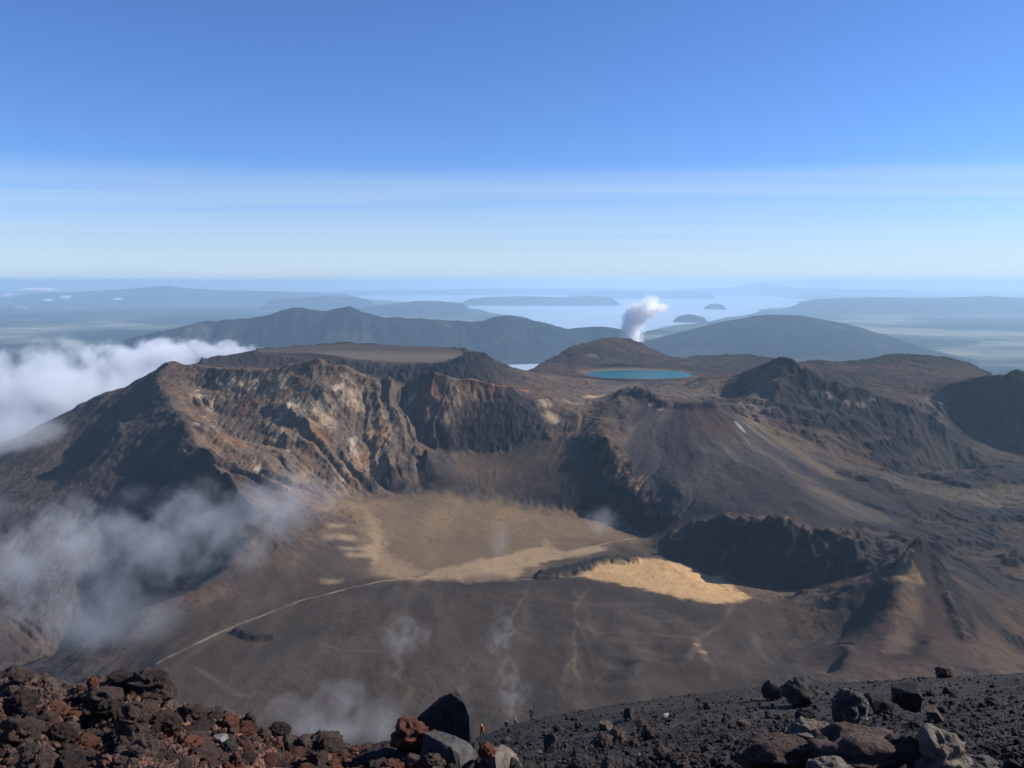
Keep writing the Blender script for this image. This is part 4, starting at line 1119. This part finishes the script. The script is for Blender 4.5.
# the steam column from the far vent: a leaning plume, its middle line and width given by height
D = 5950
prof = [(345,638,3.5),(341,635.5,6.5),(336,633,8.5),(330,631.5,10),(324,633,11),(319,637,13),(314,642,16),(309,646,18),(304,648,14),(299,650,6)]
base = Vector(at(636, 345, D)); zt = Vector(at(636, 300, D)).z - base.z
P3 = [(Vector(at(px, py, D)) - base, m2(r, D)) for py, px, r in prof]
bm = bmesh.new(); rings = []
for z in np.linspace(-2, zt * 1.3, 40):
    cx = float(np.interp(z, [q[0].z for q in P3], [q[0].x for q in P3])); r = float(np.interp(z, [q[0].z for q in P3], [q[1] for q in P3])) * 1.5 + 4
    rings.append([bm.verts.new((cx + r * math.cos(2 * math.pi * k / 24), r * math.sin(2 * math.pi * k / 24), z)) for k in range(24)])
for a, b in zip(rings[:-1], rings[1:]):
    for k in range(24): bm.faces.new((a[k], a[(k + 1) % 24], b[(k + 1) % 24], b[k]))
bm.faces.new(rings[0]); bm.faces.new(rings[-1])
bmesh.ops.recalc_face_normals(bm, faces=bm.faces[:])
me = bpy.data.meshes.new('steam_plume'); bm.to_mesh(me); bm.free()
m, nt, out = new_mat('steam')
tc = N(nt, 'ShaderNodeTexCoord'); sp = N(nt, 'ShaderNodeSeparateXYZ')
wn = N(nt, 'ShaderNodeTexNoise'); wn.inputs['Scale'].default_value = 1 / 40; wn.inputs['Detail'].default_value = 5
nt.links.new(tc.outputs['Object'], wn.inputs['Vector'])
wv = N(nt, 'ShaderNodeVectorMath', operation='MULTIPLY_ADD'); wv.inputs[1].default_value = (110, 110, 70); wv.inputs[2].default_value = (-55, -55, -35)
nt.links.new(wn.outputs['Color'], wv.inputs[0])
ad = N(nt, 'ShaderNodeVectorMath', operation='ADD'); nt.links.new(tc.outputs['Object'], ad.inputs[0]); nt.links.new(wv.outputs[0], ad.inputs[1])
nt.links.new(ad.outputs[0], sp.inputs[0])
zn_ = math_(nt, 'DIVIDE', sp.outputs['Z'], zt, clamp=True)
def curve(vals, scale):
    fc = N(nt, 'ShaderNodeFloatCurve'); cv = fc.mapping.curves[0]
    pts = [(q[0].z / zt, v / scale) for q, v in zip(P3, vals)]
    cv.points[0].location = pts[0]; cv.points[1].location = pts[-1]
    for q in pts[1:-1]: cv.points.new(*q)
    fc.mapping.update(); nt.links.new(zn_, fc.inputs['Value'])
    return math_(nt, 'MULTIPLY', fc.outputs[0], scale)
x0 = min(q[0].x for q in P3)
cxn = math_(nt, 'ADD', curve([q[0].x - x0 for q in P3], 200), x0); rn = curve([q[1] for q in P3], 200)
dx_ = math_(nt, 'SUBTRACT', sp.outputs['X'], cxn)
q_ = math_(nt, 'DIVIDE', math_(nt, 'SQRT', math_(nt, 'ADD', math_(nt, 'MULTIPLY', dx_, dx_), math_(nt, 'MULTIPLY', sp.outputs['Y'], sp.outputs['Y']))), rn)
n = noise(nt, tc.outputs['Object'], 1 / 46, 8, .62, .9)
dn = math_(nt, 'ADD', math_(nt, 'MULTIPLY', math_(nt, 'SUBTRACT', 1.0, q_), 1.6), math_(nt, 'MULTIPLY', math_(nt, 'SUBTRACT', n, .5), 9.0))
dn = math_(nt, 'MULTIPLY', math_(nt, 'ADD', dn, -.10), 2.2, clamp=True)
dn = math_(nt, 'MULTIPLY', dn, math_(nt, 'MULTIPLY', math_(nt, 'SUBTRACT', 1.35, q_), 3.0, clamp=True))
dn = math_(nt, 'MULTIPLY', dn, math_(nt, 'MULTIPLY_ADD', sp.outputs['Z'], -1 / (.3 * zt), 1.12 / .3, clamp=True))
pv = N(nt, 'ShaderNodeVolumePrincipled'); pv.inputs['Color'].default_value = (1, 1, 1, 1); pv.inputs['Anisotropy'].default_value = -.1
nt.links.new(math_(nt, 'MULTIPLY', dn, .04), pv.inputs['Density'])
nt.links.new(pv.outputs[0], out.inputs['Volume']); m.cycles.volume_step_rate = .2
o = link('steam_plume', me, m); o.location = base
tag(o, 'white steam plume rising from the hill beside the crater lake', 'steam')

# small cumulus far off over the plain at the left
for i, (px, py, rx, rz_) in enumerate(((14,296,16,3.2),(38,290,20,2.6),(66,297,7,2.2),(8,304,5,3),(22,308,8,2.6),(6,315,7,2.4),(48,300,6,1.8),(118,299,6,1.6))):
    Dc = 52000
    cloud('cloud', px, py, Dc, (m2(rx, Dc), m2(rx, Dc) * .8, m2(rz_, Dc)), dict(dens=.01, nscale=1 / 380, k=2.6, amp=2.6, thr=.1, detail=4, step=.6), ['flat white cloud at the left edge of the plain', 'long low white cloud nearest the left horizon', 'small white cloud right of the long low one', 'tiny white cloud at the left edge below the flat one', 'small white cloud below the flat one', 'lowest tiny white cloud over the plain at the left edge', 'tiny white cloud under the long low one', 'tiny lone white cloud farthest right over the left plain'][i], 'cloud', 'small clouds over the far plain', seed=20 + i)

cloud('cloud', 925, 329, 36000, (m2(62, 36000), m2(40, 36000), m2(2.6, 36000)), dict(dens=.0012, nscale=1 / 900, k=1.6, amp=5, thr=.3, detail=6, step=.6), 'thin pale cloud sheet over the plain at the right', 'cloud', 'small clouds over the far plain', seed=40)
cloud('cloud', 985, 358, 24000, (m2(42, 24000), m2(30, 24000), m2(2.0, 24000)), dict(dens=.0012, nscale=1 / 600, k=1.6, amp=5, thr=.3, detail=6, step=.6), 'small pale cloud sheet low at the right edge', 'cloud', 'small clouds over the far plain', seed=41)
# ------------------------------------------------------------------ air, sky, sun, camera
SUN_AZ, SUN_EL = math.radians(80), math.radians(33)                # azimuth to the right of the view direction
HAZE_D = 2.15e-5
def box_mesh(name, lo, hi):
    bm = bmesh.new(); bmesh.ops.create_cube(bm, size=1)
    for v in bm.verts:
        v.co = Vector([lo[i] + (v.co[i] + .5) * (hi[i] - lo[i]) for i in range(3)])
    me = bpy.data.meshes.new(name); bm.to_mesh(me); bm.free(); return me
m, nt, out = new_mat('pale_air')
pv = N(nt, 'ShaderNodeVolumePrincipled')
pv.inputs['Color'].default_value = (.54, .78, 1.0, 1); pv.inputs['Density'].default_value = HAZE_D
pv.inputs['Anisotropy'].default_value = .18
nt.links.new(pv.outputs[0], out.inputs['Volume'])
haze = link('haze', box_mesh('haze', (-176000, -300, PLAIN_Z - 60), (176000, 176000, 240)), m)
tag(haze, kind='stuff')

w = bpy.data.worlds.new('World'); SC.world = w; w.use_nodes = True
nt = w.node_tree; nt.nodes.clear()
out = N(nt, 'ShaderNodeOutputWorld'); bg = N(nt, 'ShaderNodeBackground')
sky = N(nt, 'ShaderNodeTexSky', sky_type='NISHITA', sun_disc=False)
sky.sun_elevation = SUN_EL; sky.sun_rotation = SUN_AZ; sky.altitude = 2200; sky.air_density = 1.0; sky.dust_density = .6; sky.ozone_density = 2.0
# thin high cirrus near the horizon: laid out on the sky's own directions
tc = N(nt, 'ShaderNodeTexCoord'); sep = N(nt, 'ShaderNodeSeparateXYZ')
nt.links.new(tc.outputs['Generated'], sep.inputs[0])
zc = math_(nt, 'MAXIMUM', sep.outputs['Z'], .015)
cmb = N(nt, 'ShaderNodeCombineXYZ')
nt.links.new(math_(nt, 'DIVIDE', sep.outputs['X'], zc), cmb.inputs[0]); nt.links.new(math_(nt, 'DIVIDE', sep.outputs['Y'], zc), cmb.inputs[1])
mp = N(nt, 'ShaderNodeMapping'); mp.inputs['Scale'].default_value = (.06, .62, 1); mp.inputs['Rotation'].default_value = (0, 0, math.radians(13))
nt.links.new(cmb.outputs[0], mp.inputs[0])
n1 = noise(nt, mp.outputs[0], 1.0, 4, .5, .8)
n3 = noise(nt, mp.outputs[0], .30, 3, .5, .6)
wob = noise(nt, mp.outputs[0], .22, 4, .55)
elev = math_(nt, 'ADD', sep.outputs['Z'], math_(nt, 'MULTIPLY', math_(nt, 'SUBTRACT', wob, .5), .05))
def band(lo, hi):
    b = N(nt, 'ShaderNodeMapRange', interpolation_type='SMOOTHSTEP'); b.inputs[1].default_value = hi; b.inputs[2].default_value = lo
    nt.links.new(elev, b.inputs[0]); return b.outputs[0]
veil = math_(nt, 'MULTIPLY', band(.100, .128), math_(nt, 'MULTIPLY_ADD', math_(nt, 'ADD', n1, n3), 1.0, -.62), clamp=True)
low = math_(nt, 'MULTIPLY', band(-.005, .105), math_(nt, 'MULTIPLY_ADD', n1, .35, .62))
cir = math_(nt, 'MAXIMUM', low, math_(nt, 'MULTIPLY_ADD', veil, .62, math_(nt, 'MULTIPLY', low, .5)))
blue = mixc(nt, 'MULTIPLY', 1.0, sky.outputs[0], (.70, 1.0, 1.52))
mx = mixc(nt, 'MIX', math_(nt, 'MULTIPLY', cir, .9, clamp=True), blue, (7.0, 7.85, 8.15))
nt.links.new(mx, bg.inputs['Color']); bg.inputs['Strength'].default_value = .07
nt.links.new(bg.outputs[0], out.inputs['Surface'])

sun = bpy.data.lights.new('sun', 'SUN'); sun.energy = 4.9; sun.angle = math.radians(.5); sun.color = (1, .955, .90)
so = bpy.data.objects.new('sun', sun); COL.objects.link(so)
sd = Vector((math.sin(SUN_AZ) * math.cos(SUN_EL), math.cos(SUN_AZ) * math.cos(SUN_EL), math.sin(SUN_EL)))
so.rotation_euler = sd.to_track_quat('Z', 'Y').to_euler()

cam = bpy.data.cameras.new('camera'); cam.sensor_width = 36; cam.lens = 36 * F / 1024; cam.clip_start = .1; cam.clip_end = 400000
co_ = bpy.data.objects.new('camera', cam); COL.objects.link(co_)
co_.rotation_euler = (math.pi / 2 - PITCH, 0, 0)
SC.camera = co_
vs_ = SC.view_settings
vs_.view_transform = 'Standard'; vs_.look = 'None'; vs_.exposure = .55; vs_.gamma = 1; vs_.use_curve_mapping = False
SC.cycles.volume_bounces = 24; SC.cycles.max_bounces = 26; SC.cycles.diffuse_bounces = 2
SC.cycles.use_denoising = True
try: SC.cycles.denoiser = 'OPENIMAGEDENOISE'
except Exception: pass
